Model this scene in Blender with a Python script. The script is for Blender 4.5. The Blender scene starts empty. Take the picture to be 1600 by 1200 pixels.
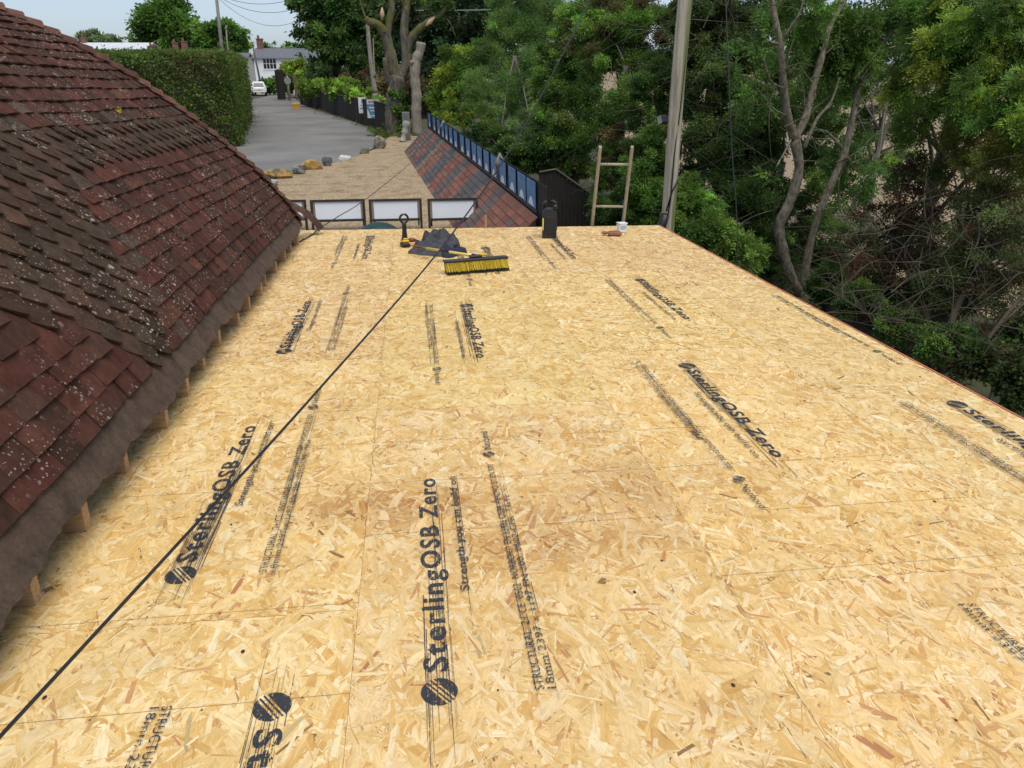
import bpy, math, random
import numpy as np
from mathutils import Matrix, Vector, noise as mnoise
R = math.radians
SC = bpy.context.scene
COL = SC.collection
# ------------------------------------------------------------------ camera
FPX, HY = 1170.0, 95.0
PITCH = math.atan((600 - HY) / FPX); YAW = R(7.3984)
FW = np.array([math.sin(YAW) * math.cos(PITCH), math.cos(YAW) * math.cos(PITCH), -math.sin(PITCH)])
RT = np.array([math.cos(YAW), -math.sin(YAW), 0.0]); UP = np.cross(RT, FW)
CAM = np.array([0, 0, 4.3]); HD = 1.52
cd = bpy.data.cameras.new('camera'); cam = bpy.data.objects.new('camera', cd); COL.objects.link(cam)
cd.sensor_width = 36; cd.sensor_fit = 'HORIZONTAL'; cd.lens = FPX / 1600 * 36; cd.clip_start = 0.05; cd.clip_end = 3000
cam.matrix_world = Matrix(((RT[0], UP[0], -FW[0], CAM[0]), (RT[1], UP[1], -FW[1], CAM[1]), (RT[2], UP[2], -FW[2], CAM[2]), (0, 0, 0, 1)))
SC.camera = cam
# ------------------------------------------------------------------ light
SUN_EL, SUN_AZ = R(66), R(168)          # azimuth clockwise from +Y: high, behind the camera
w = bpy.data.worlds.new('World'); SC.world = w; w.use_nodes = True
nt = w.node_tree; nt.nodes.clear()
sky = nt.nodes.new('ShaderNodeTexSky'); sky.sky_type = 'NISHITA'; sky.sun_disc = False
sky.sun_elevation = SUN_EL; sky.sun_rotation = SUN_AZ; sky.air_density = 1.0; sky.dust_density = 0.8; sky.ozone_density = 3.0
hs = nt.nodes.new('ShaderNodeHueSaturation'); hs.inputs['Saturation'].default_value = 0.45
bg = nt.nodes.new('ShaderNodeBackground'); bg.inputs[1].default_value = 0.088
ow = nt.nodes.new('ShaderNodeOutputWorld')
nt.links.new(sky.outputs[0], hs.inputs['Color']); tn = nt.nodes.new('ShaderNodeMix'); tn.data_type = 'RGBA'; tn.blend_type = 'MULTIPLY'; tn.inputs[0].default_value = 1.0; tn.inputs[7].default_value = (0.97, 1.09, 1.27, 1)
nt.links.new(hs.outputs[0], tn.inputs[6]); nt.links.new(tn.outputs[2], bg.inputs[0]); nt.links.new(bg.outputs[0], ow.inputs[0])
sl = bpy.data.lights.new('sun', 'SUN'); sl.energy = 2.4; sl.angle = R(50); sl.color = (1.0, 0.92, 0.78)
so = bpy.data.objects.new('sun', sl); COL.objects.link(so)
sd = Vector((math.sin(SUN_AZ) * math.cos(SUN_EL), math.cos(SUN_AZ) * math.cos(SUN_EL), math.sin(SUN_EL)))
so.rotation_euler = sd.to_track_quat('Z', 'Y').to_euler(); so.location = (0, 0, 40)
SC.view_settings.view_transform = 'Standard'; SC.view_settings.look = 'None'
SC.view_settings.exposure = 0.38; SC.view_settings.gamma = 1.0
SC.cycles.max_bounces = 6; SC.cycles.diffuse_bounces = 4; SC.cycles.transparent_max_bounces = 16

# ------------------------------------------------------------------ placing helpers
def nrm(v): return v / np.linalg.norm(v)
def ray(px, py): return nrm(RT * (px - 800) / FPX + UP * (600 - py) / FPX + FW)
def at(px, py, Y):
    r = ray(px, py); return CAM + r * (Y / r[1])
def depth(p): return float(np.dot(np.asarray(p) - CAM, FW))
def gnd(px, py, z=0.0):
    r = ray(px, py); return CAM + r * ((z - CAM[2]) / r[2])
DY = ray(637, 143); DX = ray(10350, 220); DX = nrm(DX - DY * np.dot(DX, DY)); DZ = np.cross(DX, DY)
DO = CAM - DZ * HD
MD = Matrix(((DX[0], DY[0], DZ[0], DO[0]), (DX[1], DY[1], DZ[1], DO[1]), (DX[2], DY[2], DZ[2], DO[2]), (0, 0, 0, 1)))
def dk(u, v, w_=0.0): return DO + DX * u + DY * v + DZ * w_
def pxdeck(px, py, w_=0.0):
    r = ray(px, py); t = -(HD - w_) / np.dot(r, DZ); p = r * t
    return float(np.dot(p, DX)), float(np.dot(p, DY))
def T(x, y, z): return Matrix.Translation((x, y, z))
def RZ(a): return Matrix.Rotation(a, 4, 'Z')
def RX(a): return Matrix.Rotation(a, 4, 'X')
def RY(a): return Matrix.Rotation(a, 4, 'Y')
def lin(r, g, b):
    f = lambda c: (c / 255 / 12.92) if c / 255 <= 0.04045 else ((c / 255 + 0.055) / 1.055) ** 2.4
    return (f(r), f(g), f(b))

# ------------------------------------------------------------------ materials
def newmat(name):
    m = bpy.data.materials.new(name); m.use_nodes = True
    n = m.node_tree.nodes; b = n['Principled BSDF']; return m, m.node_tree, n, m.node_tree.links, b
def ramp(n, pts):
    r = n.new('ShaderNodeValToRGB'); e = r.color_ramp.elements
    while len(e) < len(pts): e.new(0.5)
    for k, (p, c) in enumerate(pts): e[k].position = p; e[k].color = (*c, 1)
    return r
def mixc(n, l, fac, a, b, mode='MIX'):
    m = n.new('ShaderNodeMix'); m.data_type = 'RGBA'; m.blend_type = mode
    for s, v in ((m.inputs[0], fac), (m.inputs[6], a), (m.inputs[7], b)):
        if hasattr(v, 'is_linked'): l.new(v, s)
        elif isinstance(v, (int, float)): s.default_value = v
        else: s.default_value = (*v, 1)
    return m.outputs[2]
def noise(n, l, vec, scale, detail=4, rough=0.6):
    t = n.new('ShaderNodeTexNoise'); t.inputs['Scale'].default_value = scale; t.inputs['Detail'].default_value = detail; t.inputs['Roughness'].default_value = rough
    l.new(vec, t.inputs['Vector']); return t.outputs['Fac']
def mapping(n, l, vec, sc):
    m = n.new('ShaderNodeMapping'); m.inputs['Scale'].default_value = sc; l.new(vec, m.inputs['Vector']); return m.outputs[0]
def bump(n, l, b, h, strength, dist=0.01):
    u = n.new('ShaderNodeBump'); u.inputs['Strength'].default_value = strength; u.inputs['Distance'].default_value = dist
    l.new(h, u.inputs['Height']); l.new(u.outputs[0], b.inputs['Normal'])
def plain(name, c1, c2=None, scale=8, rough=0.7, bmp=0.0, sc=(1, 1, 1), metal=0.0, spec=0.5, lo=0.35, hi=0.65):
    m, t, n, l, b = newmat(name); c2 = c2 or tuple(x * 0.75 for x in c1)
    tc = n.new('ShaderNodeTexCoord'); v = mapping(n, l, tc.outputs['Object'], sc)
    f = noise(n, l, v, scale); r = ramp(n, [(lo, c2), (hi, c1)]); l.new(f, r.inputs[0]); l.new(r.outputs[0], b.inputs['Base Color'])
    b.inputs['Roughness'].default_value = rough; b.inputs['Metallic'].default_value = metal; b.inputs['Specular IOR Level'].default_value = spec
    if bmp: bump(n, l, b, f, bmp)
    return m
def attr_mat(name, rough=0.6, nscale=None, namt=0.3, trans=0.0, spec=0.3, bmp=0):
    m, t, n, l, b = newmat(name)
    a = n.new('ShaderNodeAttribute'); a.attribute_name = 'Col'; c = a.outputs['Color']
    if nscale:
        tc = n.new('ShaderNodeTexCoord'); f = noise(n, l, tc.outputs['Object'], nscale)
        r = ramp(n, [(0.3, (1 - namt,) * 3), (0.7, (1 + namt * 0.3,) * 3)]); l.new(f, r.inputs[0]); c = mixc(n, l, 1.0, c, r.outputs[0], 'MULTIPLY')
        if bmp: bump(n, l, b, f, bmp)
    l.new(c, b.inputs['Base Color']); b.inputs['Roughness'].default_value = rough; b.inputs['Specular IOR Level'].default_value = spec
    if trans:
        tr = n.new('ShaderNodeBsdfTranslucent'); l.new(c, tr.inputs['Color']); mx = n.new('ShaderNodeMixShader'); mx.inputs[0].default_value = trans
        l.new(b.outputs[0], mx.inputs[1]); l.new(tr.outputs[0], mx.inputs[2]); l.new(mx.outputs[0], n['Material Output'].inputs[0])
    return m
MAT = {}
MAT['leaf'] = attr_mat('leaf', 0.5, None, 0, 0.48, 0.3)
MAT['tint'] = attr_mat('tinted_surface', 0.7, 30, 0.25)
MAT['bark'] = plain('bark', (0.16, 0.14, 0.115), (0.06, 0.05, 0.04), 14, 0.9, 0.6, (3, 3, 0.7))
MAT['barkpale'] = plain('pale_bark', (0.25, 0.215, 0.155), (0.075, 0.066, 0.045), 9, 0.9, 0.8, (2, 2, 0.9))
MAT['twig'] = plain('twig', (0.085, 0.070, 0.042), (0.035, 0.028, 0.018), 3, 0.9)
MAT['deadwood'] = plain('dead_wood', (0.36, 0.32, 0.26), (0.14, 0.12, 0.09), 5, 0.9, 0.7, (6, 6, 0.6))
MAT['black'] = plain('black_plastic', (0.018, 0.018, 0.019), (0.01, 0.01, 0.01), 20, 0.45)
MAT['rubber'] = plain('black_rubber', (0.012, 0.012, 0.013), (0.008, 0.008, 0.008), 30, 0.6)
MAT['yellow'] = plain('yellow_plastic', (0.75, 0.47, 0.02), (0.6, 0.36, 0.02), 15, 0.4)
MAT['white'] = plain('white_paint', (0.78, 0.78, 0.77), (0.68, 0.68, 0.67), 3, 0.6)
MAT['blacktimber'] = plain('black_stained_timber', (0.022, 0.018, 0.015), (0.008, 0.007, 0.006), 10, 0.8, 0.4, (4, 4, 0.5))
MAT['timber'] = plain('new_timber', (0.55, 0.36, 0.19), (0.38, 0.22, 0.1), 12, 0.7, 0.1, (1, 6, 6))
MAT['galv'] = plain('galvanised_metal', (0.42, 0.42, 0.42), (0.28, 0.28, 0.28), 10, 0.5, 0, metal=0.6)
MAT['glass'] = plain('dark_window_glass', (0.03, 0.035, 0.04), (0.02, 0.02, 0.025), 2, 0.08)
MAT['slate'] = plain('slate_roofing', (0.16, 0.165, 0.18), (0.10, 0.105, 0.115), 5, 0.6)
MAT['brick'] = plain('red_brickwork', (0.24, 0.11, 0.075), (0.14, 0.075, 0.055), 12, 0.9)

# ------------------------------------------------------------------ mesh helpers
def npmesh(name, V, F, mat, parent=None, col=None, uv=None, smooth=False, link=True):
    V = np.asarray(V, np.float32); F = np.asarray(F, np.int32); M, k = F.shape
    me = bpy.data.meshes.new(name); me.vertices.add(len(V)); me.vertices.foreach_set('co', V.ravel())
    me.loops.add(M * k); me.polygons.add(M)
    me.polygons.foreach_set('loop_start', np.arange(0, M * k, k, dtype=np.int32))
    me.loops.foreach_set('vertex_index', F.ravel())
    me.update(calc_edges=True)
    if col is not None:
        a = me.attributes.new('Col', 'FLOAT_COLOR', 'FACE'); c = np.ones((M, 4), np.float32); c[:, :3] = col; a.data.foreach_set('color', c.ravel())
    if uv is not None:
        u = me.uv_layers.new(name='UVMap'); u.data.foreach_set('uv', np.asarray(uv, np.float32).ravel())
    me.polygons.foreach_set('use_smooth', np.full(M, smooth))
    me.materials.append(mat)
    o = bpy.data.objects.new(name, me); COL.objects.link(o)
    if parent: o.parent = parent
    return o
class MB:
    def __init__(s): s.v = []; s.f = []; s.c = []
    def add(s, vs, fs, M=None, c=None):
        b = len(s.v)
        for p in vs: s.v.append(tuple(M @ Vector(p)) if M is not None else tuple(p))
        for f in fs: s.f.append(tuple(i + b for i in f)); s.c.append(c or (1, 1, 1))
    def box(s, cx, cy, cz, sx, sy, sz, M=None, c=None, bev=0.0):
        x, y, z = sx / 2, sy / 2, sz / 2
        if bev <= 0:
            vs = [(cx + a * x, cy + b * y, cz + d * z) for d in (-1, 1) for b in (-1, 1) for a in (-1, 1)]
            s.add(vs, [(0, 2, 3, 1), (4, 5, 7, 6), (0, 1, 5, 4), (2, 6, 7, 3), (0, 4, 6, 2), (1, 3, 7, 5)], M, c); return
        e = min(bev, x * .95, y * .95, z * .95); rings = []
        for (zz, i) in ((-z, e), (-z + e, 0), (z - e, 0), (z, e)):
            X, Y = x - i, y - i; q = e * 0.6 if i == 0 else 0.0
            q = e * 0.7
            rings.append([(cx + X - q, cy - Y, cz + zz), (cx + X, cy - Y + q, cz + zz), (cx + X, cy + Y - q, cz + zz), (cx + X - q, cy + Y, cz + zz),
                          (cx - X + q, cy + Y, cz + zz), (cx - X, cy + Y - q, cz + zz), (cx - X, cy - Y + q, cz + zz), (cx - X + q, cy - Y, cz + zz)])
        s.loft(rings, M, c, True)
    def loft(s, rings, M=None, c=None, caps=True):
        n = len(rings[0]); vs = [p for r in rings for p in r]; fs = []
        for k in range(len(rings) - 1):
            for i in range(n):
                j = (i + 1) % n; fs.append((k * n + i, k * n + j, (k + 1) * n + j, (k + 1) * n + i))
        if caps: fs.append(tuple(range(n - 1, -1, -1))); fs.append(tuple((len(rings) - 1) * n + i for i in range(n)))
        s.add(vs, fs, M, c)
    def tube(s, pts, rad, n=6, M=None, c=None, caps=True):
        pts = [np.asarray(p, float) for p in pts]; rings = []; up = None
        for i, p in enumerate(pts):
            d = pts[min(i + 1, len(pts) - 1)] - pts[max(i - 1, 0)]; L = np.linalg.norm(d); d = d / L if L > 0 else np.array([0, 0, 1.])
            if up is None: up = np.array([1., 0, 0]) if abs(d[0]) < .8 else np.array([0, 1., 0])
            a = np.cross(d, up); a /= max(np.linalg.norm(a), 1e-9); b = np.cross(d, a); up = np.cross(a, d) if False else up
            r = rad[i] if hasattr(rad, '__len__') else rad
            rings.append([tuple(p + r * (a * math.cos(2 * math.pi * k / n) + b * math.sin(2 * math.pi * k / n))) for k in range(n)])
        s.loft(rings, M, c, caps)
    def lathe(s, prof, n=16, M=None, c=None):
        s.loft([[(r * math.cos(2 * math.pi * k / n), r * math.sin(2 * math.pi * k / n), z) for k in range(n)] for r, z in prof], M, c, True)
    def prism(s, poly, y0, y1, M=None, c=None):   # poly in xz, extruded along y
        n = len(poly); vs = [(x, y0, z) for x, z in poly] + [(x, y1, z) for x, z in poly]
        fs = [tuple(range(n - 1, -1, -1)), tuple(range(n, 2 * n))] + [(i, (i + 1) % n, n + (i + 1) % n, n + i) for i in range(n)]
        s.add(vs, [tuple(reversed(f)) for f in fs], M, c)
    def obj(s, name, mat, parent=None, smooth=False, bevel=0, recalc=True):
        me = bpy.data.meshes.new(name); me.from_pydata(s.v, [], s.f); me.update()
        a = me.attributes.new('Col', 'FLOAT_COLOR', 'FACE'); a.data.foreach_set('color', np.array([(*c, 1) for c in s.c], np.float32).ravel())
        if recalc:
            import bmesh
            bm = bmesh.new(); bm.from_mesh(me); bmesh.ops.recalc_face_normals(bm, faces=bm.faces); bm.to_mesh(me); bm.free()
        if smooth: me.polygons.foreach_set('use_smooth', np.ones(len(me.polygons), bool))
        me.materials.append(mat if not isinstance(mat, str) else MAT[mat])
        o = bpy.data.objects.new(name, me); COL.objects.link(o)
        if parent: o.parent = parent
        if smooth == 'auto':
            o.data.set_sharp_from_angle(angle=R(40))
        return o
def thing(name, label, cat, M=None, group=None):
    o = bpy.data.objects.new(name, None); COL.objects.link(o); o.empty_display_size = 0.2
    if M is not None: o.matrix_world = M
    return tag(o, label, cat, group)
def tag(o, label, cat, group=None):
    o['label'] = label; o['category'] = cat
    if group: o['group'] = group
    return o
def structure(o): o['kind'] = 'structure'; return o
def tri_text(txt, bold=0.0, sp=1.08):
    c = bpy.data.curves.new('lettering', 'FONT'); c.body = txt; c.size = 1; c.space_character = sp; c.offset = bold; c.resolution_u = 3
    o = bpy.data.objects.new('lettering', c); COL.objects.link(o); bpy.context.view_layer.update()
    me = o.evaluated_get(bpy.context.evaluated_depsgraph_get()).to_mesh()
    V = np.array([v.co[:2] for v in me.vertices]); me.calc_loop_triangles(); F = np.array([t.vertices[:] for t in me.loop_triangles])
    bpy.data.objects.remove(o); bpy.data.curves.remove(c)
    return V, F
def fit(V, x0, x1, y0, y1):
    a, b = V.min(0), V.max(0); return (V - a) / (b - a) * np.array([x1 - x0, y1 - y0]) + np.array([x0, y0])

# ================================================================== GROUND
rng = np.random.default_rng(7)
MG = plain('rough_grass_ground', (0.07, 0.075, 0.03), (0.05, 0.045, 0.025), 0.6, 0.95, 0.3)
mb = MB(); mb.add([(-700, -60, -.012), (900, -60, -.012), (900, 1500, -.012), (-700, 1500, -.012)], [(0, 1, 2, 3)]); structure(mb.obj('ground', MG))
# field
m, t, n, l, b = newmat('stubble_field'); tc = n.new('ShaderNodeTexCoord')
f1 = noise(n, l, tc.outputs['Object'], 0.35, 6); f2 = noise(n, l, tc.outputs['Object'], 14, 5)
r1 = ramp(n, [(0.3, (0.25, 0.185, 0.11)), (0.7, (0.36, 0.275, 0.17))]); l.new(f1, r1.inputs[0]); r2 = ramp(n, [(0.35, (0.6, 0.6, 0.6)), (0.6, (1.05, 1.05, 1.05))]); l.new(f2, r2.inputs[0])
l.new(mixc(n, l, 1.0, r1.outputs[0], r2.outputs[0], 'MULTIPLY'), b.inputs['Base Color']); b.inputs['Roughness'].default_value = 0.95
mb = MB(); mb.add([(9.5, -20, -.004), (400, -20, -.004), (400, 400, -.004), (22, 400, -.004), (13, 60, -.004), (10.5, 20, -.004)], [(0, 1, 2, 3, 4, 5)]); structure(mb.obj('field', m))
# road
m, t, n, l, b = newmat('worn_tarmac'); tc = n.new('ShaderNodeTexCoord')
f1 = noise(n, l, tc.outputs['Object'], 0.25, 5); f2 = noise(n, l, tc.outputs['Object'], 9, 6, .75)
r1 = ramp(n, [(0.3, (0.145, 0.138, 0.126)), (0.7, (0.245, 0.238, 0.228))]); l.new(f1, r1.inputs[0]); r2 = ramp(n, [(0.3, (0.7, 0.7, 0.7)), (0.65, (1.1, 1.1, 1.1))]); l.new(f2, r2.inputs[0])
l.new(mixc(n, l, 1.0, r1.outputs[0], r2.outputs[0], 'MULTIPLY'), b.inputs['Base Color']); b.inputs['Roughness'].default_value = 0.8; bump(n, l, b, f2, 0.4, 0.02)
RL = [gnd(225, 330), gnd(318, 240), gnd(371, 228), gnd(379, 200), gnd(380, 180), gnd(386, 165), gnd(396, 155), gnd(420, 150), gnd(440, 149)]
RR = [gnd(480, 330), gnd(560, 243), gnd(603, 222), gnd(588, 203), gnd(545, 188), gnd(505, 176), gnd(478, 166), gnd(462, 155), gnd(452, 149)]
mb = MB(); vs = []
for k in range(len(RL)):
    for q in (0, .33, .66, 1): p = RL[k] * (1 - q) + RR[k] * q; vs.append((p[0], p[1], 0.006))
mb.add(vs, [(k * 4 + i, k * 4 + i + 1, k * 4 + i + 5, k * 4 + i + 4) for k in range(len(RL) - 1) for i in range(3)]); structure(mb.obj('road', m))
far = MB(); a, b_ = gnd(385, 152), gnd(470, 150); far.add([(a[0], 112, 0.002), (b_[0] + 4, 112, 0.002), (b_[0] + 4, 128, 0.002), (a[0] - 14, 128, .002)], [(0, 1, 2, 3)])
structure(far.obj('pavement', plain('pale_concrete_forecourt', (0.34, 0.31, 0.26), (0.26, 0.24, 0.2), 1.0, 0.9)))
# gravel yard
m, t, n, l, b = newmat('gravel'); tc = n.new('ShaderNodeTexCoord')
vo = n.new('ShaderNodeTexVoronoi'); vo.inputs['Scale'].default_value = 22; l.new(tc.outputs['Object'], vo.inputs['Vector'])
rv = ramp(n, [(0.0, (0.22, 0.16, 0.09)), (0.35, (0.36, 0.265, 0.155)), (0.7, (0.46, 0.36, 0.235)), (1.0, (0.28, 0.215, 0.145))]); sx = n.new('ShaderNodeSeparateColor'); l.new(vo.outputs['Color'], sx.inputs[0]); l.new(sx.outputs[0], rv.inputs[0])
f1 = noise(n, l, mapping(n, l, tc.outputs['Object'], (0.8, 1.0, 1)), 1.6, 8, .75); r1 = ramp(n, [(0.36, (0.6, 0.56, 0.5)), (0.52, (1, 1, 1))]); l.new(f1, r1.inputs[0])
l.new(mixc(n, l, 1.0, rv.outputs[0], r1.outputs[0], 'MULTIPLY'), b.inputs['Base Color']); b.inputs['Roughness'].default_value = 0.95; bump(n, l, b, vo.outputs['Distance'], 0.8, 0.02)
GP = [gnd(360, 300), gnd(425, 282), gnd(480, 266), gnd(540, 250), gnd(590, 232), gnd(608, 214), gnd(655, 206), np.array([2.2, 56, 0]), np.array([2.4, 30, 0]), np.array([3.6, 18, 0]), np.array([3.4, 9.3, 0]), np.array([-9, 9.3, 0])]
mb = MB(); mb.add([(p[0], p[1], 0.012) for p in GP], [tuple(range(len(GP)))]); structure(mb.obj('gravel_yard', m))

# ================================================================== FLAT ROOF EXTENSION (OSB deck)
m, t, n, l, b = newmat('osb_strands'); MAT['osb'] = m
a = n.new('ShaderNodeAttribute'); a.attribute_name = 'Col'; uvn = n.new('ShaderNodeUVMap'); uvn.uv_map = 'UVMap'
g = noise(n, l, mapping(n, l, uvn.outputs[0], (9, 260, 1)), 1.0, 5, .65); g2 = noise(n, l, mapping(n, l, uvn.outputs[0], (25, 60, 1)), 1.0, 3)
rg = ramp(n, [(0.28, (0.80, 0.74, 0.66)), (0.5, (1, 1, 1)), (0.8, (1.07, 1.07, 1.06))]); l.new(g, rg.inputs[0])
rg2 = ramp(n, [(0.25, (0.82, 0.78, 0.72)), (0.55, (1.03, 1.03, 1.03))]); l.new(g2, rg2.inputs[0])
c = mixc(n, l, 1.0, a.outputs['Color'], rg.outputs[0], 'MULTIPLY'); c = mixc(n, l, 1.0, c, rg2.outputs[0], 'MULTIPLY')
tc = n.new('ShaderNodeTexCoord'); fd = noise(n, l, tc.outputs['Object'], 2.2, 5, .7); rd = ramp(n, [(0.30, (0.86, 0.82, 0.76)), (0.5, (1, 1, 1))]); l.new(fd, rd.inputs[0]); c = mixc(n, l, 1.0, c, rd.outputs[0], 'MULTIPLY')
l.new(c, b.inputs['Base Color']); b.inputs['Roughness'].default_value = 0.62; b.inputs['Specular IOR Level'].default_value = 0.3; bump(n, l, b, g, 0.25, 0.002)
m, t, n, l, b = newmat('printing_ink'); MAT['ink'] = m
tc = n.new('ShaderNodeTexCoord'); f1 = noise(n, l, mapping(n, l, tc.outputs['Object'], (330, 9, 1)), 1.0, 3); f2 = noise(n, l, tc.outputs['Object'], 130, 3)
mu = n.new('ShaderNodeMath'); mu.operation = 'ADD'; l.new(f1, mu.inputs[0]); l.new(f2, mu.inputs[1])
ra = ramp(n, [(0.76, (0, 0, 0)), (1.0, (1, 1, 1))]); mu2 = n.new('ShaderNodeMath'); mu2.operation = 'MULTIPLY'; mu2.inputs[1].default_value = 1.0; l.new(mu.outputs[0], mu2.inputs[0])
ra = ramp(n, [(0.40, (0, 0, 0)), (0.47, (1, 1, 1))]); mu2.inputs[1].default_value = 0.5; l.new(mu2.outputs[0], ra.inputs[0])
b.inputs['Base Color'].default_value = (0.035, 0.037, 0.045, 1); b.inputs['Roughness'].default_value = 0.6; l.new(ra.outputs[0], b.inputs['Alpha'])

ext = thing('flat_roof_extension', 'single storey flat roof extension covered with printed golden strand boards', 'building')
PAL = np.array([lin(*c) for c in ((246, 220, 166), (242, 211, 150), (237, 203, 136), (230, 191, 120), (221, 177, 106), (246, 227, 180), (212, 168, 110), (206, 156, 106), (188, 132, 92), (198, 180, 132), (150, 118, 78))])
PW = np.array([.20, .24, .23, .145, .075, .055, .042, .022, .005, .007, .003]); PW /= PW.sum()
STAINS = [(-.1, 2.62, .42, .13, .5), (-.15, 2.5, .16, .09, .42), (.42, 2.28, .42, .16, .42), (.55, 2.5, .22, .1, .4), (.9, 2.6, .5, .25, .28), (-.35, 2.62, .2, .1, .45), (.6, 3.2, .3, .12, .15), (-.75, 2.75, .3, .2, .12), (1.5, 2.1, .6, .3, .10), (.1, 4.6, .8, .5, .07), (2.3, 7.4, .9, .8, .12), (.6, 8.8, .8, .3, .10), (-1.2, 2.6, .15, .9, .12)]
TXT = {'A': tri_text('SterlingOSB Zero', 0.026, 1.14), 'B': tri_text('Strength you can build on', 0.014), 'C1': tri_text('STRUCTURAL  2+ CE  0502  NORBORD EN 13986 OSB4 + HCHO E1 EN 300', 0.004),
       'C2': tri_text('18mm 2397 x 1197 EN 300  0502-CPR  TG4', 0.0), 'N': tri_text('Norbord', 0.012), 'R': tri_text('R', 0.0)}
def disc(cx, cy, r, n_=28):
    V = np.array([(cx, cy)] + [(cx + r * math.cos(2 * math.pi * k / n_), cy + r * math.sin(2 * math.pi * k / n_)) for k in range(n_)]); F = np.array([(0, 1 + k, 1 + (k + 1) % n_) for k in range(n_)]); return V, F
def logo(cx, cy, r):          # a dark disc cut by two pairs of pale diagonal strokes, built as the slices that remain
    Vs, Fs = [], []; cuts = [(-1.0, -0.36), (-0.24, -0.13), (0.02, 0.12), (0.24, 1.0)]; ang = R(38); o = 0
    for a0, a1 in cuts:
        seg = 10
        for k in range(seg):
            t0, t1 = a0 + (a1 - a0) * k / seg, a0 + (a1 - a0) * (k + 1) / seg
            h0, h1 = math.sqrt(max(0, 1 - t0 * t0)), math.sqrt(max(0, 1 - t1 * t1)); lo = -.35 if -.24 <= a0 < .2 else None
            q = [(-h0, t0), (h0, t0), (h1, t1), (-h1, t1)]
            for x, y in q: Vs.append((cx + r * (x * math.cos(ang) - y * math.sin(ang)), cy + r * (x * math.sin(ang) + y * math.cos(ang))))
            Fs += [(o, o + 1, o + 2), (o, o + 2, o + 3)]; o += 4
    return np.array(Vs), np.array(Fs)
def print_geo(what, rg_):
    parts = []
    def lines(y0, y1, x0, x1, k, sm=.3):
        for _ in range(k):
            y = rg_.uniform(y0, y1); w2 = rg_.uniform(.0005, .0013); a_ = rg_.uniform(x0, x1); L = rg_.uniform(.08, .3)
            parts.append((np.array([(a_ - L, y - w2 * .3), (a_, y - w2), (a_ + L, y - w2), (a_ + L, y + w2), (a_, y + w2), (a_ - L, y + w2 * .3)]), np.array([(0, 1, 5), (1, 4, 5), (1, 2, 4), (2, 3, 4)])))
    if 'A' in what:
        parts.append(logo(0, 0, .05)); V, F = TXT['A']; parts.append((fit(V, .075, 1.21, -.052, .042), F))
        parts.append((fit(TXT['R'][0], 1.218, 1.226, .03, .04), TXT['R'][1]))
        if 'G' in what: lines(-.062, -.005, .0, 1.15, 36)
        lines(-.05, .045, -.04, .35, 18); lines(-.045, .0, .3, 1.1, 16)
        V, F = TXT['B']; parts.append((fit(V, .43, 1.21, -.125, -.085), F)); lines(-.12, -.09, .45, 1.1, 5)
    if 'C' in what:
        V, F = TXT['C1']; parts.append((fit(V, -.03, 1.30, -.285, -.258), F)); V, F = TXT['C2']; parts.append((fit(V, -.03, 1.0, -.316, -.292), F))
        parts.append(logo(1.40, -.275, .026)); V, F = TXT['N']; parts.append((fit(V, 1.45, 1.64, -.292, -.258), F)); lines(-.32, -.26, 0, 1.2, 20)
    Vs, Fs, o = [], [], 0
    for k, (V, F) in enumerate(parts):
        z = 0.0044 + 0.00012 * k; Vs.append(np.c_[V, np.full(len(V), z)]); Fs.append(F + o); o += len(V)
    return np.vstack(Vs), np.vstack(Fs)
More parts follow.
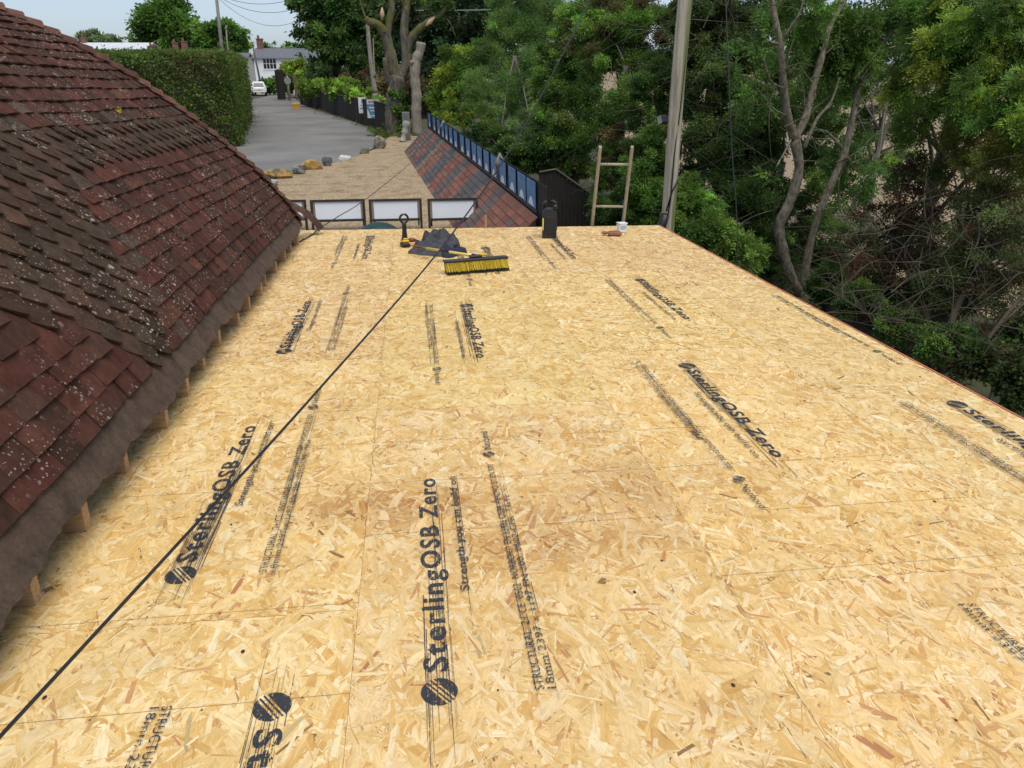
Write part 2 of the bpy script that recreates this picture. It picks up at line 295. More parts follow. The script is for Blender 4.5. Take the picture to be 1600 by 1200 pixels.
def board(u0, u1, v0, v1, prints, k):
    rg_ = np.random.default_rng(100 + k); W, L = u1 - u0 - .0009, v1 - v0 - .0009
    den = 4600 if v0 < 4.2 else 2900
    N = int(W * L * den); cx = rg_.uniform(0, W, N); cy = rg_.uniform(0, L, N)
    ln = np.clip(rg_.normal(.09, .03, N), .03, .18); wd = np.clip(rg_.lognormal(math.log(.0155), .5, N), .005, .042)
    ci = rg_.choice(len(PAL), N, p=PW); wd = np.where(ci >= 6, wd * .62, wd); slv = rg_.random(N) < .34; wd = np.where(slv, wd * .3, wd * 1.15); ang = np.pi / 2 + rg_.normal(0, R(46), N); z = rg_.uniform(.0002, .0022, N)
    h = np.stack([np.cos(ang), np.sin(ang)], 1); q = np.stack([-h[:, 1], h[:, 0]], 1)
    j = lambda s: rg_.uniform(-s, s, N)
    loc = [(-.5, -.5, 0), (.0, -.5, .0), (.5, -.35, 0), (.5, .4, 0), (0, .5, 0), (-.5, .45, 0)]
    P = np.zeros((N, 6, 3)); UVs = np.zeros((N, 6, 2)); off = rg_.uniform(0, 50, (N, 2)); tl = j(.0005); tw = j(.0004)
    for i, (a_, b_, _) in enumerate(loc):
        aa = a_ + j(.12) * (abs(a_) > .1); bb = b_ * (1 + j(.25)); x = aa * ln; y = bb * wd
        xy = np.stack([cx, cy], 1) + h * x[:, None] + q * y[:, None]
        P[:, i, 0] = np.clip(xy[:, 0], 0, W); P[:, i, 1] = np.clip(xy[:, 1], 0, L); P[:, i, 2] = z + tl * aa + tw * bb + 0.0006
        UVs[:, i, 0] = x + off[:, 0]; UVs[:, i, 1] = y + off[:, 1]
    C = PAL[ci] * rg_.uniform(.93, 1.045, (N, 1)) * 0.92 * np.array([1, rg_.uniform(.98, 1.015), rg_.uniform(.95, 1.05)]) * rg_.uniform(.95, 1.03)
    U, Vv = cx + u0, cy + v0; dirt = np.zeros(N)
    for (su, sv, ru, rv_, a_) in STAINS: dirt = np.maximum(dirt, a_ * np.exp(-(((U - su) / ru) ** 2 + ((Vv - sv) / rv_) ** 2)) * rg_.uniform(0, 1.5, N))
    C = C * (1 - dirt[:, None] * np.array([.62, .88, 1.05]))
    z0 = -.018
    bx = np.array([(0, 0, z0), (W, 0, z0), (W, L, z0), (0, L, z0), (0, 0, 0), (W, 0, 0), (W, L, 0), (0, L, 0)], float)
    V = np.vstack([P.reshape(-1, 3)]); F = np.arange(N * 6).reshape(N, 6)
    # board body as 6-gons is not possible, so its quads become two degenerate-free hexes via midpoints
    ex_v, ex_f, ex_uv = [], [], []
    def hexq(a_, b_, c_, d_):
        o_ = len(V) + len(ex_v); ex_v.extend([a_, (a_ + b_) / 2, b_, c_, (c_ + d_) / 2, d_]); ex_f.append(list(range(o_, o_ + 6)))
    for qd in ((4, 5, 6, 7), (0, 1, 5, 4), (1, 2, 6, 5), (2, 3, 7, 6), (3, 0, 4, 7), (3, 2, 1, 0)): hexq(*[bx[i] for i in qd])
    ec = [PAL[4] * .8] + [PAL[6] * .9] * 5
    # pencil lines over the joists
    vv = math.ceil((v0 - 1.62) / .392)
    while 1.62 + vv * .392 < v1 - .03:
        y = 1.62 + vv * .392 - v0; vv += 1
        if y < .03 or rg_.random() < .38: continue
        d = rg_.uniform(-.006, .006); a0, a1 = (0, W) if rg_.random() < .7 else (W * rg_.uniform(0, .4), W)
        hw = .0007
        hexq(np.array([a0, y - hw, .0041]), np.array([a1, y - hw + d, .0041]), np.array([a1, y + hw + d, .0041]), np.array([a0, y + hw, .0041])); ec.append(np.array([.30, .22, .13]))
        for s in range(5):   # nail heads along the joist line
            x = (s + .5) / 5 * W + rg_.uniform(-.03, .03); yy = y + rg_.uniform(-.01, .01); o_ = len(V) + len(ex_v); r_ = .0032
            ex_v.extend([np.array([x + r_ * math.cos(q_), yy + r_ * math.sin(q_), .0042]) for q_ in np.arange(6) * math.pi / 3]); ex_f.append(list(range(o_, o_ + 6))); ec.append(np.array([.09, .08, .07]))
    # a few knots
    for s in range(4):
        x, yy = rg_.uniform(.1, W - .1), rg_.uniform(.1, L - .1); r_ = rg_.uniform(.004, .009); o_ = len(V) + len(ex_v)
        ex_v.extend([np.array([x + r_ * .7 * math.cos(q_), yy + r_ * math.sin(q_), .0040]) for q_ in np.arange(6) * math.pi / 3]); ex_f.append(list(range(o_, o_ + 6))); ec.append(np.array([.07, .035, .02]))
    V = np.vstack([V, np.array(ex_v)]); F = np.vstack([F, np.array(ex_f)]); C = np.vstack([C, np.array(ec)])
    UVx = np.zeros((len(ex_f), 6, 2)); UVx[:] = V[np.array(ex_f)][:, :, :2]
    o = npmesh('osb_board', V, F, MAT['osb'], ext, C, np.vstack([UVs, UVx])); o.matrix_world = MD @ T(u0 + .00045, v0 + .00045, 0)
    for (u, v, fl, what) in prints:
        Vp, Fp = print_geo(what, rg_); x, y = Vp[:, 0], Vp[:, 1]
        Q = np.c_[(u - y) - u0, (v + x) - v0, Vp[:, 2]] if not fl else np.c_[(u + y) - u0, (v - x) - v0, Vp[:, 2]]
        ok = np.all((Q[:, :2] > 0.002) & (Q[:, :2] < np.array([W, L]) - .002), axis=1)[Fp].all(1)
        npmesh('printed_lettering', Q, Fp[ok], MAT['ink'], o)
BO = [(-1.55, -.22, -.42, 1.98, [(-.42, 1.60, 1, 'AC')]), (-1.55, -.22, 1.98, 4.38, [(-.82, 2.23, 0, 'ACG')]), (-1.55, -.22, 4.38, 6.78, [(-.83, 4.57, 0, 'ACG')]), (-1.55, -.22, 6.78, 9.03, [(-.475, 8.55, 1, 'AC')]),
      (-.22, .985, -1.2, 1.17, []), (-.22, .985, 1.17, 3.57, [(.02, 1.60, 0, 'AC')]), (-.22, .985, 3.57, 5.97, [(.38, 5.53, 1, 'ACG')]), (-.22, .985, 5.97, 8.37, [(.74, 7.77, 1, 'AC')]), (-.22, .985, 8.37, 9.03, []),
      (.985, 2.19, -.45, 1.95, [(1.99, 1.74, 1, 'AC')]), (.985, 2.19, 1.95, 4.35, [(1.59, 4.04, 1, 'ACG')]), (.985, 2.19, 4.35, 6.6, [(1.945, 6.21, 1, 'AC')]), (.985, 2.19, 6.6, 9.03, [(1.565, 8.36, 1, 'AC')]),
      (2.19, 3.01, -.9, 1.3, []), (2.19, 3.01, 1.3, 3.6, [(2.81, 3.31, 1, 'ACG')]), (2.19, 3.01, 3.6, 6.0, [(3.165, 5.57, 1, 'C')]), (2.19, 3.01, 6.0, 8.4, []), (2.19, 3.01, 8.4, 9.03, []),
      (-1.55, -.22, -2.8, -.42, []), (-.22, .985, -2.8, -1.2, []), (.985, 2.19, -2.8, -.45, []), (2.19, 3.01, -2.8, -.9, [])]
for k, (u0, u1, v0, v1, pr) in enumerate(BO): board(u0, u1, v0, v1, pr, k)
mb = MB(); mb.box(3.022, 3.1, -.022, .012, 11.86, .05, MD); mb.obj('edge_trim', plain('orange_edge_trim', (0.66, 0.20, 0.10), (0.5, 0.15, 0.08), 6, 0.5), ext)
mb = MB(); mb.box(.73, 9.042, -.09, 4.56, .02, .16, MD); mb.box(2.995, 3.1, -.12, .02, 11.8, .19, MD); mb.obj('fascia', MAT['timber'], ext)
mb = MB()
for k in range(32): mb.box(.7, -2.6 + k * .375, -.095, 4.4, .047, .15, MD)
mb.obj('joist', MAT['timber'], ext)
mb = MB(); zt = 2.18
mb.add([(-1.5, 8.9, 0), (2.9, 8.9, 0), (2.9, 8.9, zt), (-1.5, 8.9, zt + .04), (2.9, -2.6, 0), (2.9, -2.6, zt + .38), (-1.5, -2.6, 0), (-1.5, -2.6, zt + .42)], [(0, 1, 2, 3), (1, 4, 5, 2), (4, 6, 7, 5), (6, 0, 3, 7)])
mb.obj('wall', MAT['white'], ext)
for v in (2.14, 2.57, 3.03, 3.48, 3.89, 4.3, 4.74, 5.19, 5.56, 6.0, 6.36, 6.82, 7.31, 7.75, 8.15, 1.7):
    mb = MB(); e = random.Random(int(v * 100)); uu = -1.228 + e.uniform(-.02, .025); mb.box(uu - .15, v, .055, .3, .047, .1, MD @ T(uu, v, 0) @ RZ(e.uniform(-.05, .05)) @ T(-uu, -v, 0)); mb.obj('packing_block', MAT['timber'], ext)

# ================================================================== TILED ROOF HOUSE
th = thing('tiled_house', 'older house with lichen spotted brown clay tile roof and dark pointed tile band', 'house')
PROF = [(-1.235, .175), (-1.375, .44), (-1.57, .73), (-1.79, 1.0), (-2.0, 1.235), (-2.2, 1.445), (-2.40, 1.635), (-2.6, 1.79), (-2.79, 1.925), (-2.99, 2.045), (-3.2, 2.15), (-4.4, 2.72)]
SL = [0.0]
for (a_, b_), (c_, d_) in zip(PROF[:-1], PROF[1:]): SL.append(SL[-1] + math.hypot(c_ - a_, d_ - b_))
def pr(s):                     # slope distance -> (u, w, tangent)
    for i in range(len(PROF) - 1):
        if s <= SL[i + 1] or i == len(PROF) - 2:
            q = (s - SL[i]) / (SL[i + 1] - SL[i]); a_, b_ = PROF[i], PROF[i + 1]
            tg = np.array([b_[0] - a_[0], b_[1] - a_[1]]); tg = tg / np.linalg.norm(tg)
            return a_[0] + (b_[0] - a_[0]) * q, a_[1] + (b_[1] - a_[1]) * q, tg
def unpx(px, py):
    r = ray(px, py); ru, rv_, rw = np.dot(r, DX), np.dot(r, DY), np.dot(r, DZ)
    for i in range(len(PROF) - 1):
        (a_, b_), (c_, d_) = PROF[i], PROF[i + 1]; mm = (d_ - b_) / (c_ - a_); k = (b_ - mm * a_ - HD) / (rw - mm * ru); u = k * ru
        if k > 0 and c_ - 1e-6 <= u <= a_ + (.15 if i == 0 else 1e-6): return k * rv_, SL[i] + (SL[i + 1] - SL[i]) * (u - a_) / (c_ - a_)
    return None
def vhip(s): return 8.52 + (pr(s)[0] + 1.235)
m, t, n, l, b = newmat('lichened_clay_tile'); MAT['tile'] = m
a = n.new('ShaderNodeAttribute'); a.attribute_name = 'Col'; tc = n.new('ShaderNodeTexCoord')
f1 = noise(n, l, tc.outputs['Object'], 16, 5, .7); r1 = ramp(n, [(0.3, (0.55, 0.52, 0.5)), (0.65, (1.12, 1.08, 1.05))]); l.new(f1, r1.inputs[0]); c = mixc(n, l, 1.0, a.outputs['Color'], r1.outputs[0], 'MULTIPLY')
wv = n.new('ShaderNodeTexNoise'); wv.inputs['Scale'].default_value = 40; l.new(tc.outputs['Object'], wv.inputs['Vector'])
vm = n.new('ShaderNodeVectorMath'); vm.operation = 'SCALE'; vm.inputs['Scale'].default_value = .02; l.new(wv.outputs['Color'], vm.inputs[0]); va = n.new('ShaderNodeVectorMath'); va.operation = 'ADD'; l.new(tc.outputs['Object'], va.inputs[0]); l.new(vm.outputs[0], va.inputs[1])
for sc_, th_, keep in ((20, .15, .2), (42, .2, .28), (85, .25, .3)):
    vo = n.new('ShaderNodeTexVoronoi'); vo.inputs['Scale'].default_value = sc_; l.new(va.outputs[0], vo.inputs['Vector'])
    sx = n.new('ShaderNodeSeparateColor'); l.new(vo.outputs['Color'], sx.inputs[0])
    mr = n.new('ShaderNodeMapRange'); mr.inputs['From Min'].default_value = 1 - keep; mr.inputs['From Max'].default_value = 1.0; mr.inputs['To Min'].default_value = 0.0; mr.inputs['To Max'].default_value = th_ * 1.9; l.new(sx.outputs[0], mr.inputs['Value'])
    lt = n.new('ShaderNodeMath'); lt.operation = 'LESS_THAN'; l.new(vo.outputs['Distance'], lt.inputs[0]); l.new(mr.outputs[0], lt.inputs[1])
    pn = noise(n, l, tc.outputs['Object'], 2.5, 2); pr_ = ramp(n, [(.44, (0, 0, 0)), (.62, (1, 1, 1))]); l.new(pn, pr_.inputs[0])
    mm_ = n.new('ShaderNodeMath'); mm_.operation = 'MULTIPLY'; l.new(lt.outputs[0], mm_.inputs[0]); l.new(pr_.outputs[0], mm_.inputs[1])
    c = mixc(n, l, mm_.outputs[0], c, (0.36, 0.335, 0.28))
f3 = noise(n, l, tc.outputs['Object'], 5, 6, .75); r3 = ramp(n, [(0.66, (0, 0, 0)), (0.72, (.6, .6, .6))]); l.new(f3, r3.inputs[0]); c = mixc(n, l, r3.outputs[0], c, (0.20, 0.18, 0.12))
l.new(c, b.inputs['Base Color']); b.inputs['Roughness'].default_value = 0.9; b.inputs['Specular IOR Level'].default_value = .15; bump(n, l, b, f1, 0.5, 0.006)
TV, TF, TC = [], [], []
def tile(v, s, wd, ln, pt, colr, rg_, lift=0.0):
    u0, w0, tg = pr(s); u1, w1, _ = pr(s + ln); chord = np.array([u1 - u0, w1 - w0]); chord /= np.linalg.norm(chord); nr = np.array([chord[1], -chord[0]])   # outward normal (towards +u)
    if nr[1] < 0: nr = -nr
    th_ = .013; o = len(TV); nx = 6; tl = rg_.uniform(-.005, .005); lf = .026 + rg_.uniform(-.003, .006) + lift; cam_ = .006 * rg_.uniform(.4, 1.6); sk = rg_.uniform(-.004, .004)
    for lay in (0, 1):
        for r_ in (0, 1):
            for i in range(nx + 1):
                x = i / nx - .5; e = 0
                if r_ == 0 and pt: e = (abs(x) * 2) ** 1.2 * .075 - .012
                sp = (e + sk) if r_ == 0 else ln
                h = (lf if r_ == 0 else .006) + cam_ * (1 - 4 * x * x) + tl * x * 2 * (1 - r_) - lay * th_
                if r_ == 0 and pt: h *= 1 - .3 * e / .1
                TV.append((u0 + chord[0] * sp + nr[0] * h, v + x * (wd - .003), w0 + chord[1] * sp + nr[1] * h))
    n1 = nx + 1
    for i in range(nx):
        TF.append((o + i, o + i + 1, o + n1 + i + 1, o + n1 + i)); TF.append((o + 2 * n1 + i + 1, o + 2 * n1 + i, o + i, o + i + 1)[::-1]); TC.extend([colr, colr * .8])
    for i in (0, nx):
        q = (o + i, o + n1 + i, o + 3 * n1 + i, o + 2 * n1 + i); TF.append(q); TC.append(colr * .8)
rg_ = np.random.default_rng(5)
BR = [unpx(x, y) for x, y in ((36, 214), (65, 240), (110, 289), (125, 312), (150, 355), (185, 402), (200, 425), (230, 475), (262, 548))]
BL = [unpx(x, y) for x, y in ((2, 475), (20, 488), (50, 500), (105, 515), (155, 532), (185, 545), (225, 562))]
STOP, SBOT = unpx(150, 205)[1], unpx(206, 251)[1]
def interp(tab, s):
    t_ = sorted((q[1], q[0]) for q in tab); xs, ys = zip(*t_)
    if s > xs[-1]: return ys[-1] + (s - xs[-1]) * (ys[-1] - ys[-3]) / (xs[-1] - xs[-3])
    return float(np.interp(s, xs, ys))
TW = .165; row = 0; s = .095
while s < SL[-1] - .2:
    vm_ = vhip(s) - .02; k0 = -14; off = (row % 2) * TW / 2
    v = -1.0 + off
    wob = rg_.uniform(-.004, .004)
    while v < vm_ + TW * .45:
        sc = s + .05; dark = (SBOT - .03 < s < STOP - .03) or (s <= SBOT and interp(BL, sc) < v < interp(BR, sc))
        if dark and s < .08: dark = abs(v - 3.75) < .15
        if dark: colr = np.array((0.068, 0.047, 0.034)) * rg_.uniform(.68, 1.25) * np.array([1 + rg_.uniform(-.05, .2), 1, 1 - rg_.uniform(0, .08)])
        else: colr = np.array((0.084, 0.038, 0.027)) * rg_.uniform(.76, 1.2) * np.array([1 + rg_.uniform(-.18, .18), 1, 1])
        if not dark and (SBOT - .03 < s < STOP + .08 or abs(v - interp(BR, sc)) < .3) and rg_.random() < .35: colr = np.array((0.080, 0.056, 0.042)) * rg_.uniform(.7, 1.3)
        if not dark and rg_.random() < .06: colr = np.array((0.12, 0.052, 0.033))
        vc = min(v, vm_ - .03); sag = .006 * math.sin(v * 1.3 + s * 2) + .004 * math.sin(v * 4.1 + s * 5)
        tile(vc, s + wob + sag, TW, .215, dark, colr, rg_, .004 if dark else 0)
        v += TW
    row += 1; s += .1
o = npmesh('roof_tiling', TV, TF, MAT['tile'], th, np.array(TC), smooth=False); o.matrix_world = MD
# underlay so nothing shows through, and the far hipped face
mb = MB(); N_ = len(PROF)
for i in range(N_ - 1):
    (a_, b_), (c_, d_) = PROF[i], PROF[i + 1]; d0, d1 = -.02, -.02
    mb.add([(a_, -2.5, b_ + d0), (a_, vhip(SL[i]), b_ + d0), (c_, vhip(SL[i + 1]), d_ + d1), (c_, -2.5, d_ + d1)], [(0, 1, 2, 3)], MD)
    mb.add([(a_, vhip(SL[i]), b_ + d0), (-6.5, vhip(SL[i]), b_ + d0), (-6.5, vhip(SL[i + 1]), d_ + d1), (c_, vhip(SL[i + 1]), d_ + d1)], [(0, 1, 2, 3)], MD)
mb.obj('far_roof_slope', plain('brown_clay_tiling', (0.12, 0.055, 0.04), (0.07, 0.035, 0.028), 6, 0.9), th)
# bonnet tiles up the hip
mb = MB(); s = .04; e = random.Random(3)
while s < SL[-1]:
    u, w0, tg = pr(s); v = vhip(s); u2, w2, _ = pr(s + .17); v2 = vhip(s + .17)
    ax = np.array([u2 - u, v2 - v, w2 - w0]); ax /= np.linalg.norm(ax); side = np.cross(ax, np.array([0, 0, 1.])); side /= np.linalg.norm(side); nn = np.cross(side, ax)
    p0 = np.array([u, v, w0]) + nn * (.03 + e.uniform(0, .012)); p1 = np.array([u2, v2, w2]) + nn * .0
    ra, rb_ = .125, .09; cc = np.array((0.125, 0.066, 0.05)) * e.uniform(.65, 1.25); rings = []
    for (p, r_, dz_) in ((p0, ra, 0), (p1, rb_, 0)):
        for th_ in (0, .014):
            rings.append([tuple(p + side * ((r_ - th_) * math.sin(q)) + nn * ((r_ - th_) * (math.cos(q) - .75) * .8)) for q in np.linspace(-1.25, 1.25, 9)])
    A_, A2, B_, B2 = rings
    mb.add(A_ + B_, [(i, i + 1, 9 + i + 1, 9 + i) for i in range(8)], MD, tuple(cc)); mb.add(A_ + A2, [(i, i + 1, 9 + i + 1, 9 + i) for i in range(8)], MD, tuple(cc * .7))
    mb.add(A_ + A_[:1], [], MD)
    # mortar plug at the open end
    mb.add([tuple(p0 + side * (.11 * math.sin(q)) + nn * (.11 * (math.cos(q) - .75) * .8 - .012) + ax * .012) for q in np.linspace(-1.25, 1.25, 9)], [tuple(range(9))], MD, (.16, .14, .115))
    s += .1
mb.obj('hip_tiles', MAT['tile'], th, recalc=False)
# felt / mortar flashing strip along the eaves
m = plain('weathered_brown_flashing', (0.125, 0.080, 0.050), (0.05, 0.031, 0.02), 11, 0.85, 0.9, lo=.3, hi=.7); MAT['flash'] = m
n, l = m.node_tree.nodes, m.node_tree.links; b = n['Principled BSDF']; tc = n.new('ShaderNodeTexCoord'); ff = noise(n, l, tc.outputs['Object'], 60, 8, .8); rr = ramp(n, [(.3, (.6, .58, .55)), (.5, (1, 1, 1)), (.72, (1.5, 1.45, 1.4))]); l.new(ff, rr.inputs[0]); src_ = b.inputs['Base Color'].links[0].from_socket; l.new(mixc(n, l, 1.0, src_, rr.outputs[0], 'MULTIPLY'), b.inputs['Base Color']); bump(n, l, b, ff, .9, .012)
mb = MB(); rows = []; e = random.Random(9); NV = 420
wobs = [sum(a_ * math.sin(v_ * f_ + p_) for a_, f_, p_ in ((.010, 3.1, 0), (.008, 8.3, 1), (.005, 19, 2), (.004, 41, 5), (.003, 97, 1))) for v_ in np.linspace(-2.5, 8.5, NV)]
for k, v in enumerate(np.linspace(-2.5, 8.5, NV)):
    wide = np.interp(v, [0, 2, 4, 6, 8.5], [.11, .10, .09, .075, .055]); wb = wobs[k]; h = .03
    lo = -.055 + wb - .03 * max(0, (2.6 - v) / 2.6)
    pts = []
    for q in (0.0, .04, .3, .6, .9, 1.0, 1.0, 0.5, 0.0):
        s_ = lo + (wide + .06 - lo) * q; u, w0, tg = pr(max(s_, 0)); nr = np.array([tg[1], -tg[0]])
        if s_ < 0: u += .72 * -s_; w0 += .69 * s_; nr = np.array([.69, .72])
        i = len(pts); hh = (.012, .014, .018 + .5 * wb, .016 + .3 * wobs[(k * 3) % NV], .006, .002, -.006, -.004, .004)[i]
        pts.append((u + nr[0] * hh, v, w0 + nr[1] * hh))
    rows.append(pts)
vs = [p for r_ in rows for p in r_]; mb.add(vs, [(k * 9 + i, k * 9 + (i + 1) % 9, (k + 1) * 9 + (i + 1) % 9, (k + 1) * 9 + i) for k in range(NV - 1) for i in range(9)] + [tuple(range(9)), tuple((NV - 1) * 9 + i for i in range(9))], MD)
mb.obj('eaves_flashing', MAT['flash'], th, smooth='auto')
mb = MB(); mb.box(-1.42, 3.0, .0, .02, 11, .5, MD); mb.obj('eaves_shade_board', MAT['blacktimber'], th)  # black board stands in for the shaded void behind the packing blocks
mb = MB(); mb.box(-4.6, 2.5, 1.15, 5.4, 11.0, 2.3); mb.obj('wall', MAT['brick'], th)
# curled corner tile and felt flap at the foot of the hip
mb = MB(); p = [(-1.33, 8.52, .36), (-1.16, 8.62, .24), (-1.06, 8.72, .10), (-1.02, 8.74, .02)]
vs = []
for k, q in enumerate(p):
    for i, a_ in enumerate(np.linspace(-1.2, 1.2, 7)): vs.append((q[0] + .03 * math.sin(a_), q[1] + .085 * math.sin(a_), q[2] + .05 * math.cos(a_)))
mb.add(vs, [(k * 7 + i, k * 7 + i + 1, k * 7 + i + 8, k * 7 + i + 7) for k in range(3) for i in range(6)], MD, (.10, .06, .05)); mb.obj('corner_tile', MAT['tile'], th)
# moss tuft on the roof
LEAFB = np.array([2.35, 2.3, 1.75])
def leaves(blobs, n_, size, pal, seed, aspect=.5, up=.35, clump=.3, kcl=30, shell=.5, spread=1.0, spray=0, sag=.25, cvar=.34):
    """many small leaf faces gathered in clumps through the crown's volume"""
    g_ = np.random.default_rng(seed); B = np.array([(*b_[0], *b_[1]) for b_ in blobs], float)
    wgt = (B[:, 3] * B[:, 4] * B[:, 5]) ** (2 / 3); wgt /= wgt.sum(); pal = np.array(pal)
    K = max(1, int(kcl * len(B))); bi = g_.choice(len(B), K, p=wgt); d = g_.normal(size=(K, 3)); d /= np.linalg.norm(d, axis=1)[:, None]
    rr = (shell + (1 - shell) * g_.random(K) ** .6); cc = B[bi, :3] + d * B[bi, 3:] * rr[:, None]; cr = clump * B[bi, 3:].min(1) * g_.uniform(.55, 1.4, K)
    ccol = pal[g_.choice(len(pal), K)] * np.exp(g_.normal(0, cvar, (K, 1)))
    ns = n_ if not spray else max(1, n_ // spray)
    ki = g_.choice(K, ns, p=(cr ** 2) / (cr ** 2).sum()); off = g_.normal(size=(ns, 3)) * .5; off[:, 2] *= .75
    P = cc[ki] + off * cr[ki][:, None] * spread; out = d[ki] * .6 + off * .5 + np.array([0, 0, -sag]) ; C = ccol[ki] * g_.uniform(.7, 1.35, (ns, 1)) * LEAFB
    ax = out + g_.normal(size=(ns, 3)) * .55; ax /= np.linalg.norm(ax, axis=1)[:, None]
    nn = g_.normal(size=(ns, 3)) + np.array([0, 0, up * 3]) + d[ki] * up; sd_ = np.cross(ax, nn); sd_ /= np.maximum(np.linalg.norm(sd_, axis=1), 1e-6)[:, None]
    if spray:
        L = size * 2.6; Ps, As, Ss, Cs = [], [], [], []
        for j in range(spray):
            q = (j // 2 + 1) / (spray / 2 + .5); sg = 1 if j % 2 else -1
            if j == spray - 1: sg = 0
            p_ = P + ax * (L * q) + np.array([0, 0, -1]) * (L * .35 * q * q)
            a2 = ax * (.55 if sg else 1) + sd_ * sg * .8 + np.array([0, 0, -.2]) + g_.normal(size=(ns, 3)) * .12; a2 /= np.linalg.norm(a2, axis=1)[:, None]
            s2 = np.cross(a2, np.cross(sd_, ax) + g_.normal(size=(ns, 3)) * .2); s2 /= np.maximum(np.linalg.norm(s2, axis=1), 1e-6)[:, None]
            Ps.append(p_); As.append(a2); Ss.append(s2); Cs.append(C * g_.uniform(.9, 1.1, (ns, 1)))
        P, ax, sd_, C = np.vstack(Ps), np.vstack(As), np.vstack(Ss), np.vstack(Cs)
    N = len(P); sz = size * g_.uniform(.6, 1.35, (N, 1)); fold = np.cross(ax, sd_) * sz * g_.uniform(-.15, .15, (N, 1))
    V = np.zeros((N, 4, 3)); V[:, 0] = P; V[:, 1] = P + ax * sz * .45 + sd_ * sz * aspect * .5 + fold; V[:, 2] = P + ax * sz; V[:, 3] = P + ax * sz * .45 - sd_ * sz * aspect * .5 + fold
    return V.reshape(-1, 3), np.arange(N * 4).reshape(N, 4), C
def foliage(name, parent, *a_, **k): V, F, C = leaves(*a_, **k); return npmesh(name, V, F, MAT['leaf'], parent, C)
MOSS = [(.18, .17, .02), (.12, .13, .02)]
v_, s_ = unpx(180, 180); u, w0, tg = pr(s_)
o = foliage('moss_tuft', th, [((u + .03, v_, w0 + .04), (.018, .02, .016)), ((u + .03, v_ + .012, w0 - .02), (.014, .014, .03))], 110, .013, [(.32, .28, .03), (.22, .2, .03)], 2); o.matrix_world = MD

# ================================================================== THINGS ON THE DECK
def on_deck(px, py, rot=0.0, lift=0.004): u, v = pxdeck(px, py); return MD @ T(u, v, lift) @ RZ(rot)
# --- broom
u0, v0 = pxdeck(700, 432); u1, v1 = pxdeck(797, 424); bc = ((u0 + u1) / 2, (v0 + v1) / 2); ba = math.atan2(v1 - v0, u1 - u0); BLN = math.hypot(u1 - u0, v1 - v0)
br = thing('broom', 'wide yard broom with yellow bristles lying bristles forward on the boards', 'broom', MD @ T(bc[0], bc[1], .005) @ RZ(ba))
mb = MB(); mb.box(0, .10, .112, BLN + .02, .055, .018, RX(R(0)), bev=.006); mb.box(0, .074, .106, BLN + .02, .01, .022, bev=.003); mb.box(0, .105, .135, .12, .05, .02, bev=.006); mb.obj('broom_head', 'black', br)
e = random.Random(4); mb = MB(); g2 = MB()
for r_ in range(5):
    nb = 92
    for k in range(nb):
        x = (k + .5 + (r_ % 2) * .5) / nb * BLN - BLN / 2
        if k % 2 and r_ == 0 and e.random() < .5: continue
        y0 = .078 + r_ * .011; tipx = x + e.uniform(-.004, .004); tipy = y0 - .075 + r_ * .012 + e.uniform(-.006, .006); zt = e.uniform(.0, .012)
        p0, p1 = np.array([x, y0, .105]), np.array([tipx, tipy, zt]); pm = p0 * .2 + p1 * .8
        cc = tuple(np.array(e.choice([(.62, .44, .03), (.70, .52, .06), (.5, .36, .03)])) * e.uniform(.7, 1.1))
        mb.tube([p0, pm], [.0022, .003], 4, c=cc); g2.tube([pm, p1], [.003, .0036], 4, c=(.02, .018, .014))
mb.obj('bristles', MAT['tint'], br); g2.obj('worn_bristle_tips', 'black', br)
inv = (MD @ T(bc[0], bc[1], .005) @ RZ(ba)).inverted()
def deckpt(px, py, h): u, v = pxdeck(px, py, h); return inv @ (MD @ Vector((u, v, h)))
h0 = Vector((.02, .115, .13)); h1 = deckpt(648, 385, .10)
lerp = lambda q: tuple(h0 * (1 - q) + h1 * q)
mb = MB(); mb.tube([lerp(0.02), lerp(.80)], .0125, 10); mb.obj('handle', plain('yellow_handle', (.78, .62, .16), (.68, .52, .12), 10, .45), br, True)
mb = MB(); mb.tube([lerp(.42), lerp(.425), lerp(.575), lerp(.58)], [.0125, .0145, .0145, .0125], 10); mb.obj('handle_sleeve', 'black', br, True); mb = MB(); mb.tube([lerp(.0), lerp(.07)], .019, 10); mb.obj('handle_socket', 'black', br, True)
mb = MB(); mb.tube([lerp(.80), lerp(.93)], .0135, 10); mb.obj('handle_grip', plain('grey_grip', (.1, .11, .1), None, 10, .6), br, True)
mb = MB(); mb.tube([lerp(.93), lerp(.95), lerp(1.0), lerp(1.01)], [.0135, .018, .018, .01], 10); mb.obj('handle_end', plain('red_brown_grip', (.25, .05, .03), None, 10, .5), br, True)
mb = MB(); mb.box(.08, .12, .142, .07, .035, .02, bev=.006); mb.obj('scraper', 'yellow', br)
